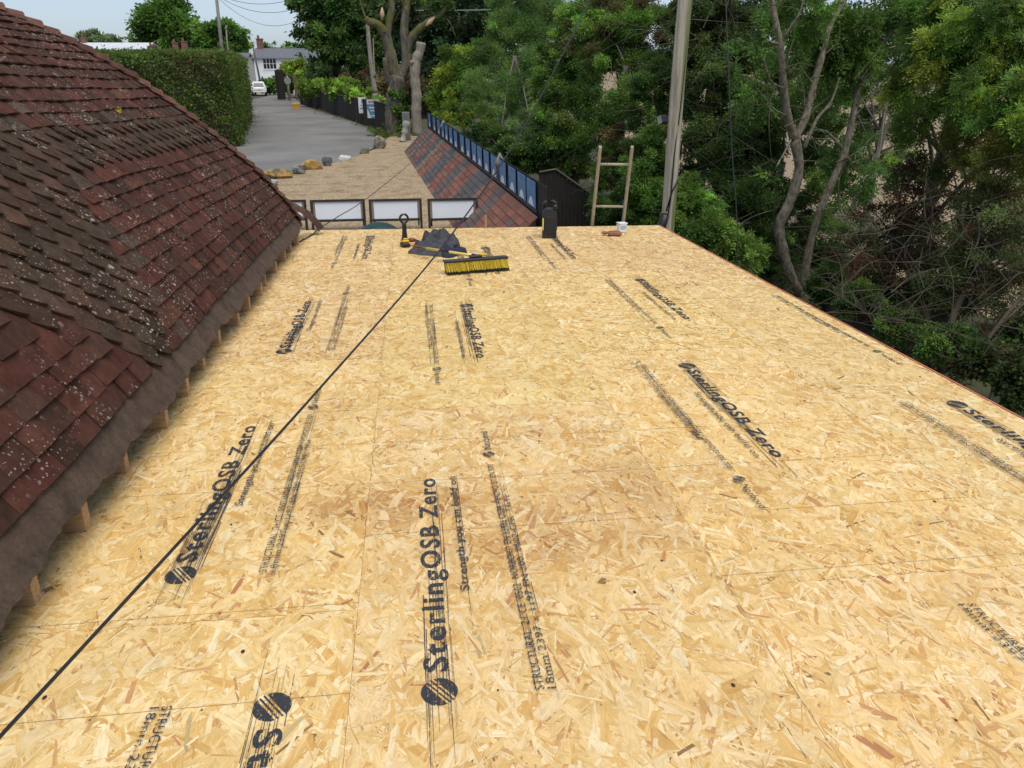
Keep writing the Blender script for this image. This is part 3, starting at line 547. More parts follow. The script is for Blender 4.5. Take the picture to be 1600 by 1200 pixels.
# --- jacket: a crumpled cloth heap
def heap(name, outline, hmax, seed, mat, parent=None, n_=46, peaks=()):
    us = np.array([pxdeck(*q) for q in outline]); c_ = us.mean(0); ang_ = np.arctan2(us[:, 1] - c_[1], us[:, 0] - c_[0]); rad_ = np.hypot(*(us - c_).T); o_ = np.argsort(ang_); ang_, rad_ = ang_[o_], rad_[o_]
    th_ = np.linspace(-np.pi, np.pi, 96, endpoint=False); rr = np.interp(th_, ang_, rad_, period=2 * np.pi)
    g_ = np.random.default_rng(seed); ph = g_.uniform(0, 6, 12); V = []; F = []
    for i in range(n_ + 1):
        q = i / n_
        for k, a_ in enumerate(th_):
            r_ = rr[k] * q; x, y = r_ * math.cos(a_), r_ * math.sin(a_); X, Y = x + c_[0], y + c_[1]
            base = (1 - q ** 2.2) ** .55
            pk = .42 + sum(p_[2] * math.exp(-(((X - p_[0]) / p_[3]) ** 2 + ((Y - p_[1]) / p_[3]) ** 2)) for p_ in peaks)
            wx, wy = mnoise.noise((X * 5, Y * 5, seed)) * .09, mnoise.noise((X * 5, Y * 5, seed + 7)) * .09
            d1 = mnoise.noise(((X + wx) * 7, (Y + wy) * 4, seed + 3)); d2 = mnoise.noise(((X + wx) * 9 + (Y + wy) * 7, (Y - X) * 5, seed + 5)); d3 = mnoise.noise((X * 28, Y * 28, seed))
            f_ = .52 * (1 - 2.8 * abs(d1)) + .40 * (1 - 2.8 * abs(d2)) + .08 * d3 - .05
            V.append((X + .012 * d2 * base, Y + .012 * d1 * base, .004 + hmax * min(base * 1.25, 1) * pk * max(.5 + f_, .2)))
    n96 = len(th_)
    for i in range(n_):
        for k in range(n96): F.append((i * n96 + k, i * n96 + (k + 1) % n96, (i + 1) * n96 + (k + 1) % n96, (i + 1) * n96 + k))
    o = npmesh(name, V, F, mat, parent, smooth=True); o.matrix_world = MD; return o
P1 = pxdeck(692, 392)
mj = plain('charcoal_cloth', (.072, .073, .085), (.040, .041, .050), 22, .95, .6)
jk = heap('jacket', [(638, 393), (650, 389), (662, 384), (668, 378), (690, 374), (704, 377), (715, 386), (717, 393), (708, 400), (690, 402), (668, 400), (650, 398), (639, 397)], .165, 4, mj, None, peaks=[(P1[0], P1[1] + .12, .45, .20), (P1[0] + .2, P1[1] + .05, .30, .14), (P1[0] - .12, P1[1] + .15, .28, .1)])
tag(jk, 'crumpled dark grey work jacket dropped under the yellow broom handle', 'jacket')
g_ = random.Random(6)
def sleeve(pp, r0, r1):
    mb_ = MB(); P_ = []; rr2 = []
    for i in range(len(pp) - 1):
        for k in range(8):
            q = k / 8; a0, a1 = pp[i], pp[i + 1]; u, v = pxdeck(a0[0] * (1 - q) + a1[0] * q, a0[1] * (1 - q) + a1[1] * q, a0[2] * (1 - q) + a1[2] * q); P_.append((u + g_.uniform(-.006, .006), v, a0[2] * (1 - q) + a1[2] * q)); t_ = (i + q) / (len(pp) - 1); rr2.append((r0 * (1 - t_) + r1 * t_) * (1 + .16 * math.sin(t_ * 34) + g_.uniform(-.08, .08)))
    mb_.tube(P_, rr2, 12, MD); o_ = mb_.obj('sleeve', mj, jk, True)
sleeve([(690, 378, .13), (672, 384, .085), (655, 391, .05), (640, 395, .035)], .06, .034); sleeve([(683, 373, .12), (700, 374, .14), (712, 386, .10), (708, 396, .05)], .05, .045)
mb = MB(); q = pxdeck(709, 395); 
hp = heap('navy_lining', [(690, 399), (700, 394), (712, 386), (718, 391), (714, 400), (703, 404), (692, 403)], .085, 8, plain('navy_cloth', (.022, .026, .06), (.014, .017, .04), 30, .9), None, 20, [(q[0], q[1], .6, .2)]); hp.parent = jk; hp.matrix_world = MD
# --- cordless nailer / driver standing on its battery
dr = thing('cordless_driver', 'black and yellow cordless driver standing on its battery beside the broom handle', 'power tool', on_deck(633, 386, .3))
mb = MB(); mb.box(0, 0, .022, .085, .11, .044, bev=.01); mb.obj('battery', 'black', dr)
mb = MB(); mb.box(0, 0, .062, .075, .095, .034, bev=.012); mb.box(0, -.02, .085, .05, .04, .02, bev=.008); mb.obj('motor_housing', 'yellow', dr)
mb = MB(); mb.loft([[(.03 * a_ * math.cos(q) , .026 * a_ * math.sin(q), z) for q in np.linspace(0, 2 * math.pi, 12, endpoint=False)] for z, a_ in ((.07, 1.25), (.10, 1.0), (.16, .8), (.23, .75), (.255, .9))])
mb.obj('handle', 'black', dr, True)
mb = MB(); rr_ = [(.043 * math.cos(q), 0, .292 + .043 * math.sin(q)) for q in np.linspace(0, 2 * math.pi, 19)]; mb.tube(rr_, .012, 8, caps=False); mb.obj('hoop', 'black', dr, True)
mb = MB(); mb.box(.075, .0, .065, .07, .05, .045, bev=.012); mb.tube([(.10, 0, .06), (.14, 0, .055)], [.018, .008], 8); mb.obj('nose', plain('red_brown_plastic', (.22, .06, .035), None, 12, .5), dr)
# --- black tool case standing on end
tcs = thing('tool_case', 'tall black plastic case standing upright at the far edge of the boards', 'case', on_deck(858, 371, -.15) @ RZ(.0))
S_ = depth(dk(*pxdeck(858, 371))) / FPX; cw, chh, cdp = 22 * S_, 44 * S_, .17
def rr_box(w_, d_, z0, z1, top):   # body with a rounded shoulder
    mb_ = MB(); pf = []; top = min(.075, w_ * .36)
    for q in np.linspace(0, math.pi / 2, 6): pf.append((w_ / 2 - top + top * math.cos(q), z1 - top + top * math.sin(q)))
    poly = [(w_ / 2 - .012, z0), (w_ / 2, z0 + .012)] + pf; poly += [(-x, z) for x, z in reversed(poly)]
    mb_.prism(poly, -d_ / 2, d_ / 2); return mb_
mb = rr_box(cw, cdp * .48, 0.0, chh, .05)
b1 = mb.obj('case_half', 'black', tcs); b1.location = (0, -cdp * .26, 0); mb = rr_box(cw, cdp * .48, 0.0, chh, .05); b2 = mb.obj('case_half', 'black', tcs); b2.location = (0, cdp * .26, 0)
mb = MB()
mb.box(0, -cdp * .5 - .003, chh * .46, cw * .66, .01, chh * .6, bev=.004); mb.box(cw * .5, 0, chh * .5, .012, cdp * .5, chh * .5, bev=.005)
mb.obj('moulded_panel', 'rubber', tcs)
mb = MB(); mb.tube([(-.075, 0, chh - .005), (-.07, 0, chh + .055), (-.045, 0, chh + .085), (.045, 0, chh + .085), (.07, 0, chh + .055), (.075, 0, chh - .005)], [.015, .014, .016, .016, .014, .015], 8); mb.obj('handle', 'black', tcs, True)
mb = MB(); mb.box(.06, -.03, chh + .02, .05, .05, .05, bev=.01); mb.obj('catch', 'black', tcs); mb = MB(); mb.box(-.06, .03, chh + .03, .03, .04, .06, bev=.01); mb.obj('catch', 'black', tcs)
mb = MB(); mb.box(-cw * .5 - .0015, -cdp * .3, chh * .48, .003, .03, .13); mb.box(-cw * .46, -cdp * .5 - .008, chh * .5, .012, .004, .13); mb.obj('yellow_label', plain('yellow_sticker', (.72, .6, .2), None, 10, .5), tcs)
# --- brick-coloured block, white tub
bl = MB(); bl.box(0, 0, .028, .16, .09, .055, bev=.02); bl.box(-.11, .02, .03, .07, .05, .035, bev=.014)
o = bl.obj('sponge_float', plain('red_brown_rubber', (.27, .12, .07), (.18, .075, .045), 16, .8, .3)); o.matrix_world = on_deck(960, 369, -.12); tag(o, 'small reddish brown block lying at the far edge by the ladder', 'block')
tb = thing('white_tub', 'small white and pale blue tub at the foot of the ladder', 'tub', on_deck(971, 363, .2))
mb = MB(); mb.box(0, 0, .05, .10, .09, .10, bev=.012); mb.obj('tub_body', 'white', tb); mb = MB(); mb.box(0, -.047, .06, .075, .004, .05); mb.obj('tub_label', plain('pale_blue_label', (.35, .5, .6), None, 12, .6), tb); mb = MB(); mb.box(0, 0, .105, .106, .096, .012, bev=.004); mb.obj('lid', 'white', tb)
# --- ladder leaning on the far edge
ld = thing('ladder', 'weathered wooden ladder leaning on the far edge of the flat roof', 'ladder')
bt = [dk(*pxdeck(925, 353), 0), dk(*pxdeck(973, 353), 0)]; YT = bt[0][1] + .10
LA = [(np.array([*(at(925, 353, YT))]), at(938, 228, YT - .32)), (at(973, 353, YT), at(988, 228, YT - .32))]
st = plain('weathered_ladder_wood', (.42, .37, .28), (.28, .24, .17), 10, .8, .3, (4, 4, .6))
def line_at(a_, b_, q): return a_ + (b_ - a_) * q
for a_, b_ in LA:
    mb = MB(); d = b_ - a_; Lb = np.linalg.norm(d); zq = -(a_[2] - .02) / d[2]; p0 = line_at(a_, b_, zq); 
    zax = Vector(tuple(d / Lb)); xax = Vector((1, 0, 0)); yax = zax.cross(xax).normalized(); xax = yax.cross(zax)
    Mm = Matrix(((xax[0], yax[0], zax[0], p0[0]), (xax[1], yax[1], zax[1], p0[1]), (xax[2], yax[2], zax[2], p0[2]), (0, 0, 0, 1))); TL = Lb * (1 - zq); mb.box(0, 0, TL / 2, .033, .05, TL, Mm, bev=.01); mb.obj('stile', st, ld)
for q in (.785, .26, -.26, -.78, -1.3, -1.82):
    p0, p1 = line_at(*LA[0], q), line_at(*LA[1], q - .005); mb = MB(); mb.tube([p0, p1], .0155, 8); mb.obj('rung', st, ld, True)
# --- cables and wires
def wire(name, pts, r, mat, label, cat='cable', sub=10, n_=6, group=None):
    P = [np.asarray(p, float) for p in pts]; out = []
    for i in range(len(P) - 1):
        p0, p1, p2, p3 = P[max(i - 1, 0)], P[i], P[i + 1], P[min(i + 2, len(P) - 1)]
        for k in range(sub):
            t_ = k / sub; out.append(.5 * ((2 * p1) + (-p0 + p2) * t_ + (2 * p0 - 5 * p1 + 4 * p2 - p3) * t_ ** 2 + (-p0 + 3 * p1 - 3 * p2 + p3) * t_ ** 3))
    out.append(P[-1]); mb_ = MB(); mb_.tube(out, r, n_); o_ = mb_.obj(name, mat, None, True); return tag(o_, label, cat, group)
mc = plain('black_cable_sheath', (.022, .022, .023), (.014, .014, .015), 12, .38)
wire('overhead_cable', [at(-90, 1250, 1.15), at(0, 1151, 1.42), at(250, 880, 2.0), at(495, 612, 3.0), at(690, 387, 4.6), at(800, 230, 5.7), at(866, 110, 6.6), at(921, 0, 7.6), at(975, -120, 8.8), at(1040, -330, 11)], .0052, mc, 'thick black cable slanting across the whole roof from lower left to top', 'cable', 12, 8)
wire('loose_cable', [dk(*pxdeck(446, 388), .01), dk(*pxdeck(470, 378), .01), dk(*pxdeck(490, 367), .012), at(497, 358, 8.95), at(524, 341, 11.5), at(580, 305, 17), at(643, 254, 31)], .008, mc, 'thin dark cable running from the boards out over the white panels', 'cable')
mb = MB(); a_ = dk(*pxdeck(472, 377), .012); mb.tube([a_, a_ + np.array([.03, -.05, .03])], .005, 5); kn = mb.obj('cable_tie', 'black'); kn.parent = bpy.data.objects['loose_cable']
p_ = at(1151, 417, 7.35); wire('guy_wire', [p_ + np.array([.02, .02, -2.0]), p_, at(1143, 220, 7.6), at(1134, 0, 8.0), at(1128, -160, 8.3)], .0055, mc, 'thin vertical wire rising past the right roof edge before the trees', 'wire')
# --- utility pole with floodlight at the far right corner
PY = 11.6
pl = thing('utility_pole', 'grey wooden utility pole stained green rising behind the far right corner', 'pole', T(*(at(1036, 356, PY) * np.array([1, 1, 0]))))
a_, b_ = at(1042, 356, PY), at(1071, 0, PY - .1); d = b_ - a_; p0 = a_ + d * (-(a_[2]) / d[2]); p1 = a_ + d * 1.8
m, t, n, l, b = newmat('pole_wood'); tc = n.new('ShaderNodeTexCoord'); f1 = noise(n, l, mapping(n, l, tc.outputs['Object'], (14, 14, .5)), 1.6, 6, .7); r1 = ramp(n, [(.3, (.17, .145, .105)), (.5, (.40, .355, .28)), (.68, (.60, .55, .45))]); l.new(f1, r1.inputs[0])
gm = n.new('ShaderNodeSeparateXYZ'); l.new(tc.outputs['Object'], gm.inputs[0]); f2 = noise(n, l, mapping(n, l, tc.outputs['Object'], (5, 5, .35)), 1.5, 4); rg_m = ramp(n, [(.40, (0, 0, 0)), (.52, (.85, .85, .85))]); l.new(f2, rg_m.inputs[0])
nrm_ = n.new('ShaderNodeNewGeometry'); sn = n.new('ShaderNodeSeparateXYZ'); l.new(nrm_.outputs['Normal'], sn.inputs[0]); rx_ = ramp(n, [(.0, (.12, .12, .12)), (.25, (1, 1, 1))]); l.new(sn.outputs[0], rx_.inputs[0])
mm_ = n.new('ShaderNodeMath'); mm_.operation = 'MULTIPLY'; l.new(rg_m.outputs[0], mm_.inputs[0]); l.new(rx_.outputs[0], mm_.inputs[1])
l.new(mixc(n, l, mm_.outputs[0], r1.outputs[0], (.12, .15, .03)), b.inputs['Base Color']); b.inputs['Roughness'].default_value = .9; bump(n, l, b, f1, .6, .01)
mb = MB(); PP = [line_at(p0, p1, q) + np.array([.012 * math.sin(q * 9), 0, 0]) for q in np.linspace(0, 1, 14)]; mb.tube(PP, [.110 - .012 * q for q in np.linspace(0, 1, 14)], 20); o = mb.obj('pole_shaft', m, None, True); o.parent = pl; o.matrix_parent_inverse = pl.matrix_world.inverted()
def adopt(o, par): o.parent = par; o.matrix_parent_inverse = par.matrix_world.inverted(); return o
mb = MB(); q0 = at(1034, 352, PY - .12); q1 = at(1029, 362, PY - .2); mb.tube([at(1040, 335, PY - .16), q0, q1 - np.array([.06, 0, .15])], [.06, .075, .075], 10); adopt(mb.obj('cable_guard', 'black', None, True), pl)
mb = MB(); mb.tube([at(1058, 200, PY - .14), at(1052, 260, PY - .14), at(1048, 310, PY - .15), at(1041, 350, PY - .16)], .011, 6); mb.tube([at(1066, 270, PY - .15), at(1050, 300, PY - .16), at(1041, 330, PY - .16)], .012, 6); mb.tube([at(1077, 0, PY - .16), at(1074, 60, PY - .16), at(1060, 195, PY - .15)], .009, 6); adopt(mb.obj('pole_wiring', 'rubber', None, True), pl)
fl = thing('floodlight', 'small black floodlight clamped to the left of the utility pole', 'floodlight', T(*at(1036, 187, PY - .22)) @ RZ(.5) @ RX(R(-20)))
mb = MB(); mb.box(0, 0, 0, .15, .09, .13, bev=.02); mb.box(0, .06, 0, .1, .05, .09, bev=.01); mb.obj('lamp_body', 'black', fl)
mb = MB(); mb.box(-.078, 0, 0, .004, .075, .11); mb.obj('lens', plain('grey_lamp_glass', (.3, .31, .32), None, 5, .15), fl)
mb = MB(); mb.tube([(.05, 0, 0), (.10, .02, -.02), (.15, .07, -.03)], .014, 6); mb.obj('bracket', 'galv', fl)

# ================================================================== YARD
# --- white display panels in black frames
wp = plain('white_panel_face', (.62, .66, .71), (.57, .61, .66), 1.5, .3)
mbat = plain('weathered_batten', (.2, .17, .13), None, 20, .9)
def panel_sign(x0, x1, ytop, ybot, yfoot, label):
    Y = gnd((x0 + x1) / 2, yfoot)[1]; A0, A1 = at(x0, yfoot, Y), at(x1, yfoot, Y); B0 = at(x0, ytop, Y + .18)
    W = float(np.linalg.norm(A1 - A0)); Hh = float(B0[2] - A0[2]); ang_ = math.atan2(A1[1] - A0[1], A1[0] - A0[0]); c_ = (A0 + A1) / 2
    t_ = thing('display_panel', label, 'display panel', T(c_[0], c_[1], 0) @ RZ(ang_) @ RX(R(-10)), 'white display panels in black frames')
    z1 = Hh / math.cos(R(10)); z0 = z1 * (yfoot - ybot) / (yfoot - ytop); e_ = .065
    for s in (-1, 1): mb_ = MB(); mb_.box(s * (W / 2 - e_ / 2), 0, z1 / 2, e_, .07, z1, bev=.008); mb_.obj('leg', 'blacktimber', t_)
    mb_ = MB(); mb_.box(0, 0, z1 - e_ / 2, W - 2 * e_ - .004, .07, e_, bev=.006); mb_.box(0, 0, z0 + e_ / 2, W - 2 * e_ - .004, .07, e_, bev=.006); mb_.obj('frame_rail', 'blacktimber', t_)
    e2 = .05
    for s in (-1, 1): mb_ = MB(); mb_.box(s * (W / 2 - e_ - e2 / 2 - .004), .012, (z0 + z1) / 2, e2, .03, z1 - z0 - 2 * e_ - .01); mb_.obj('inner_batten', mbat, t_)
    mb_ = MB(); mb_.box(0, .015, (z0 + z1) / 2, W - 2 * e_ - 2 * e2 - .02, .02, z1 - z0 - 2 * e_ - .008); mb_.obj('white_face', wp, t_)
    for s in (-1, 1): mb_ = MB(); mb_.tube([(s * (W / 2 - .1), .03, z1 * .8), (s * (W / 2 - .1), .55, .16)], .025, 6); mb_.obj('rear_strut', 'blacktimber', t_)
panel_sign(400, 482, 312, 345, 362, 'white display panel half hidden behind the corner of the tiled roof')
panel_sign(488, 573, 311, 346, 362, 'white display panel crossed by the loose thin cable')
panel_sign(579, 661, 310, 345, 362, 'white display panel above the dark green canopy')
panel_sign(670, 748, 309, 344, 362, 'white display panel nearest the banded tile display crossed by thick cable')
# green canopy
cc = at(592, 357, 16.0); cz = at(592, 347.5, 16.0)[2]; rd_ = 38 * depth(cc) / FPX
gp = thing('parasol', 'dark green domed parasol top just beyond the far roof edge', 'parasol', T(cc[0], cc[1], 0))
mb = MB(); pf = [(rd_ * math.sin(q), cz - .42 + .42 * math.cos(q) ** 1) for q in np.linspace(R(88), R(2), 9)]; mb.lathe([(rd_ * .98, cz - .47)] + pf, 24); mb.obj('canopy', plain('dark_green_canvas', (.016, .05, .042), (.011, .035, .03), 6, .5), gp, True)
mb = MB(); mb.lathe([(.03, 0), (.03, cz - .5), (.025, cz - .1)], 10); mb.obj('pole', 'galv', gp, True); mb = MB(); mb.lathe([(.28, 0), (.28, .05), (.06, .1), (.05, .3)], 16); mb.obj('base', 'black', gp, True)
# stake
p_ = at(759, 355, 14.0); mb = MB(); mb.box(0, 0, at(759, 336, 14.0)[2] / 2, .035, .03, at(759, 336, 14.0)[2], T(p_[0], p_[1], 0)); tag(mb.obj('wooden_stake', 'timber'), 'thin pale wooden stake standing before the tile display', 'stake')
# --- banded roof-tile display
B0, B1 = gnd(632, 237), gnd(674, 305); dd = (B1 - B0) / np.linalg.norm(B1 - B0); zt = at(666, 199, B0[1] + .3)[2]
NEAR = at(836, 340, gnd(836, 340, zt)[1]); pl0 = B0.copy(); topF = at(666, 199, B0[1] + .15)
dt = NEAR - topF; dt[2] = 0; LT = float(np.linalg.norm(dt)); dt /= LT
perp = np.array([dt[1], -dt[0], 0]) * -1.0
perp = np.array([-dt[1], dt[0], 0]); perp = perp if perp[0] > 0 else -perp
runw = float(np.dot(topF - B0, perp)); LT += .05
td = thing('tile_display', 'sloping roof display banded with red grey and buff slates', 'roof display')
e = random.Random(12); mb = MB()
cols = {'r': (.225, .092, .06), 'g': (.098, .095, .093), 'b': (.20, .15, .10), 'd': (.13, .10, .085), 'm': (.22, .10, .068)}
bands = 'ggrrgbggrrrgggbbrrmmggggrrmrggmrrmggggmmrddrrmrrrr'
NB = len(bands); bw = LT / NB; NR = 9; sl_ = math.hypot(runw, zt)
up_ = (perp * runw + np.array([0, 0, zt])) / sl_; nrml = np.cross(up_, -dt); nrml = nrml if nrml[2] > 0 else -nrml
for i in range(NB):
    for j in range(NR):
        kx = bands[i] if e.random() > .03 else e.choice('dgbm'); c_ = tuple(np.array(cols[kx]) * e.uniform(.72, 1.2))
        p = B0 + dt * (i * bw) + up_ * (sl_ * j / NR) ; q0 = p + nrml * (.028 + e.uniform(0, .006)); q1 = p + up_ * (sl_ / NR * 1.25) + nrml * .006; g_ = .012
        vs = [q0 + dt * g_, q0 + dt * (bw - g_ * .3), q1 + dt * (bw - g_ * .3), q1 + dt * g_]; lo = [v_ - nrml * .022 for v_ in vs]
        mb.add([tuple(v_) for v_ in vs + lo], [(0, 1, 2, 3), (0, 4, 5, 1), (1, 5, 6, 2), (3, 2, 6, 7), (0, 3, 7, 4)], None, c_)
mb.obj('slating', MAT['tint'], td)
mb = MB(); b4 = [B0, B0 + dt * LT, B0 + dt * LT + perp * runw + np.array([0, 0, zt]), B0 + perp * runw + np.array([0, 0, zt])]; b5 = [B0 + dt * LT + perp * runw, B0 + perp * runw]
o3 = np.array([0, 0, -.015]); mb.add([tuple(q + o3) for q in b4] + [tuple(q) for q in b5], [(0, 1, 2, 3), (3, 2, 4, 5), (0, 3, 5), (1, 4, 2)]); mb.obj('support_frame', 'blacktimber', td)
# --- black fence behind it with a row of posters
fo = B0 + perp * (runw + .12) - dt * .3
bf = thing('poster_fence', 'black boarded fence behind the banded slate display carrying the posters', 'fence')
FH = zt + .73; mb = MB(); nb = int((LT + .8) / .15)
for k in range(nb):
    p = fo + dt * (k * .15); yv = e.uniform(-.006, .006); mb.box(0, yv, (FH + e.uniform(-.01, .01)) / 2, .142, .02, FH, T(p[0], p[1], 0) @ RZ(math.atan2(dt[1], dt[0])))
mb.obj('fence_boards', 'blacktimber', bf)
mb = MB(); c_ = fo + dt * (LT / 2) - perp * .03; mb.box(0, 0, zt + .06, LT, .03, .09, T(c_[0], c_[1], 0) @ RZ(math.atan2(dt[1], dt[0]))); mb.obj('rail', 'black', bf)
pb = plain('poster_blue', (.05, .22, .46), (.035, .15, .35), 3, .45); pc = plain('poster_pale_blue', (.12, .30, .46), None, 3, .45)
xs_ = [819, 799, 781, 767, 754, 744, 734, 726, 718, 710, 703, 696, 691, 685, 680, 675, 669]; names = ['nearest', 'second nearest', 'third nearest', 'fourth nearest', 'fifth nearest', 'sixth nearest', 'seventh nearest', 'eighth nearest', 'middle (ninth)', 'eighth farthest', 'seventh farthest', 'sixth farthest', 'fifth farthest', 'fourth farthest', 'third farthest', 'second farthest', 'farthest']
PFP = fo - perp * .045; nfp = perp
def onfence(px, z=zt + .5):
    r = ray(px, 300); t_ = np.dot(PFP - CAM, nfp) / np.dot(r * np.array([1, 1, 0]), nfp); return CAM[:2] + r[:2] * t_
ts = [float(np.dot(np.array([*onfence(x + 7), 0]) - PFP, dt)) for x in xs_]
xs_z = [(812, 866), (764, 806), (705, 757), (657, 695), (608, 645), (568, 600), (530, 560), (500, 527), (467, 492), (432, 460), (396, 422), (370, 393), (346, 366), (325, 344), (302, 322), (276, 298), (248, 272)]
def fence_s(px):
    # a vertical plane point seen in column px at the poster's mid height
    lo_, hi_ = 0.0, LT + 1.5
    for _ in range(40):
        mid = (lo_ + hi_) / 2; p = PFP + dt * mid + np.array([0, 0, zt + .42]); q = p - CAM; X = 800 + FPX * np.dot(q, RT) / np.dot(q, FW)
        if X < px: lo_ = mid
        else: hi_ = mid
    return lo_
for k, (za, zb) in enumerate(xs_z):
    a0, a1 = fence_s(600 + za * .275), fence_s(600 + zb * .275); wd = min(max((a1 - a0) * 1.18, .42), .85); c_ = PFP + dt * ((a0 + a1) / 2)
    t_ = thing('poster', f'blue poster with a white peak, {names[k]} in the row along the black fence', 'poster', T(c_[0], c_[1], zt + .13) @ RZ(math.atan2(dt[1], dt[0]) + R(180) * 0) @ RX(R(2)), 'posters along the black fence')
    ph = .58; sg = -1 if np.dot(np.array([-math.sin(math.atan2(dt[1], dt[0])), math.cos(math.atan2(dt[1], dt[0])), 0]), perp) > 0 else 1
    mb = MB(); mb.box(0, 0, ph / 2, wd, .012, ph); mb.obj('poster_sheet', pb, t_)
    mb = MB(); arc = [(wd * .3 * math.cos(q) * (1 - .35 * math.sin(q)) - .04 * sg * 0, .03 + .19 * math.sin(q)) for q in np.linspace(0, math.pi, 12)]; mb.prism(arc, sg * .0065, sg * .0095); mb.obj('white_peak', 'white', t_)
    mb = MB(); mb.box(-wd * .2, sg * .008, ph * .74, wd * .34, .003, .035); mb.box(-wd * .22, sg * .008, ph * .66, wd * .3, .003, .025); mb.box(-wd * .2, sg * .008, ph * .86, wd * .3, .003, .02); mb.obj('poster_heading', pc, t_)
# grey cowls behind the fence
for px, py, s, lab in ((781, 252, 1.0, 'pale grey pointed cowl behind the nearer end of the poster row'), (693, 193, .8, 'pale grey pointed cowl behind the far end of the poster row')):
    Yc = (PFP + dt * fence_s(px))[1] + .35; p = at(px, py + 8, Yc); mb = MB(); mb.lathe([(.07, -p[2]), (.07, .0), (.16, .02), (.14, .14), (.06, .28), (.02, .36)], 12, T(*p)); tag(mb.obj('chimney_cowl', plain('grey_cowl', (.22, .22, .22), (.12, .12, .12), 5, .8), None, True), lab, 'cowl')
# --- dark shed right of the fence
SY = 20.6; s0, s1, sp, sb0, sb1 = at(842, 270, SY), at(940, 312, SY), at(868, 266, SY), at(842, 360, SY), at(940, 360, SY)
sh = thing('shed', 'low black timber shed with pale roof edge under the hedge trees', 'shed')
mb = MB(); n_b = 16
for k in range(n_b):
    q = (k + .5) / n_b; x = s0[0] + (s1[0] - s0[0]) * q; zt_ = np.interp(x, [s0[0], sp[0], s1[0]], [s0[2], sp[2], s1[2] - .1]); mb.box(x, SY + e.uniform(-.01, .01), zt_ / 2, (s1[0] - s0[0]) / n_b - .008, .03, zt_)
mb.box((s0[0] + s1[0]) / 2, SY + 1.5, s1[2] * .45, s1[0] - s0[0] - .1, 2.6, s1[2] * .88); mb.obj('wall', 'blacktimber', sh)
mb = MB(); mb.tube([sp + [0, -.04, .03], s1 + [0, -.04, -.06]], .035, 4); mb.tube([s0 + [0, -.04, .02], sp + [0, -.04, .03]], .03, 4); mb.obj('barge_board', plain('weathered_board', (.09, .075, .055), None, 8, .9), sh)
# --- stones along the gravel edge
def rock(name, px0, px1, pt, pb_, c1, c2, label, seed, flat=0.0, moss=None):
    g_ = np.random.default_rng(seed); base = gnd((px0 + px1) / 2, pb_); s_ = depth(base) / FPX; W = (px1 - px0) * s_; Hh = (pb_ - pt) * s_ * .95; D_ = W * .62
    ico = []; Fs = []
    nu, nv = 20, 11; dirs = g_.normal(size=(14, 3)); dirs /= np.linalg.norm(dirs, axis=1)[:, None]; offs = g_.uniform(.68, .98, 14)
    for i in range(nv + 1):
        for k in range(nu):
            a_, b_ = 2 * math.pi * k / nu, math.pi * i / nv; d_ = np.array([math.sin(b_) * math.cos(a_), math.sin(b_) * math.sin(a_), math.cos(b_)])
            sq = 1 / max(abs(d_).max(), .75); r_ = min(sq, min([o_ / max(np.dot(d_, q), 1e-3) for q, o_ in zip(dirs, offs)])) * (1 + g_.normal() * .012)
            ico.append((d_[0] * r_ * W / 2, d_[1] * r_ * D_ / 2, max(d_[2] * r_, -.8) * Hh / 1.7 + Hh * .42))
    Fs = [(i * nu + k, i * nu + (k + 1) % nu, (i + 1) * nu + (k + 1) % nu, (i + 1) * nu + k) for i in range(nv) for k in range(nu)]
    o = npmesh(name, ico, Fs, plain(name + '_face', c1, c2, 7 / W * .5, .95, .8, lo=.4, hi=.6)); o.location = (base[0], base[1] + D_ * .4, -.02); o.rotation_euler.z = g_.uniform(-.3, .3); return tag(o, label, 'stone', 'stones edging the gravel')
rock('stone', 402, 437, 279, 291, (.42, .41, .38), (.28, .28, .24), 'long low pale grey stone beside the tiled roof edge', 1)
rock('stone', 413, 455, 263, 280, (.36, .22, .06), (.10, .08, .05), 'wide ochre and brown boulder, longest of the row', 2)
rock('stone', 454, 479, 255, 273, (.27, .27, .25), (.10, .10, .09), 'grey speckled boulder between the two ochre boulders', 3)
rock('stone', 473, 503, 247, 266, (.48, .30, .09), (.28, .17, .06), 'squarish golden ochre boulder', 4)
rock('stone', 502, 519, 245, 260, (.15, .155, .15), (.06, .065, .065), 'dark blue grey block beside the golden boulder', 5)
rock('stone', 529, 548, 241, 250, (.60, .59, .57), (.45, .44, .42), 'small flat white stone', 6)
rock('stone', 560, 577, 230, 241, (.22, .21, .17), (.12, .12, .09), 'small grey brown cube stone', 7)
rock('stone', 583, 604, 211, 233, (.30, .27, .21), (.10, .085, .06), 'tallest stacked brown stone nearest the gnarled tree', 8)
# --- dark roadside fence and its two notices
rf = thing('roadside_fence', 'dark brown boarded fence curving along the far side of the road', 'fence')
FB = [gnd(470, 163), gnd(500, 171), gnd(530, 181), gnd(560, 192), gnd(584, 201), gnd(606, 208)]
seg = np.array(FB); Lc = np.r_[0, np.cumsum(np.linalg.norm(np.diff(seg[:, :2], axis=0), axis=1))]; tops = [138, 144, 149, 154, 158, 163]; hs = [at(px, ty, p[1])[2] for px, ty, p in zip((470, 500, 530, 560, 584, 606), tops, FB)]
mb = MB(); s = 0
while s < Lc[-1]:
    x, y, hh = (np.interp(s, Lc, seg[:, 0]), np.interp(s, Lc, seg[:, 1]), np.interp(s, Lc, hs)); x2, y2 = np.interp(s + .05, Lc, seg[:, 0]), np.interp(s + .05, Lc, seg[:, 1]); aa = math.atan2(y2 - y, x2 - x)
    mb.box(0, 0, hh / 2, .17, .025, hh + e.uniform(-.03, .03), T(x, y, 0) @ RZ(aa) @ T(0, e.uniform(-.012, .012), 0)); s += .18
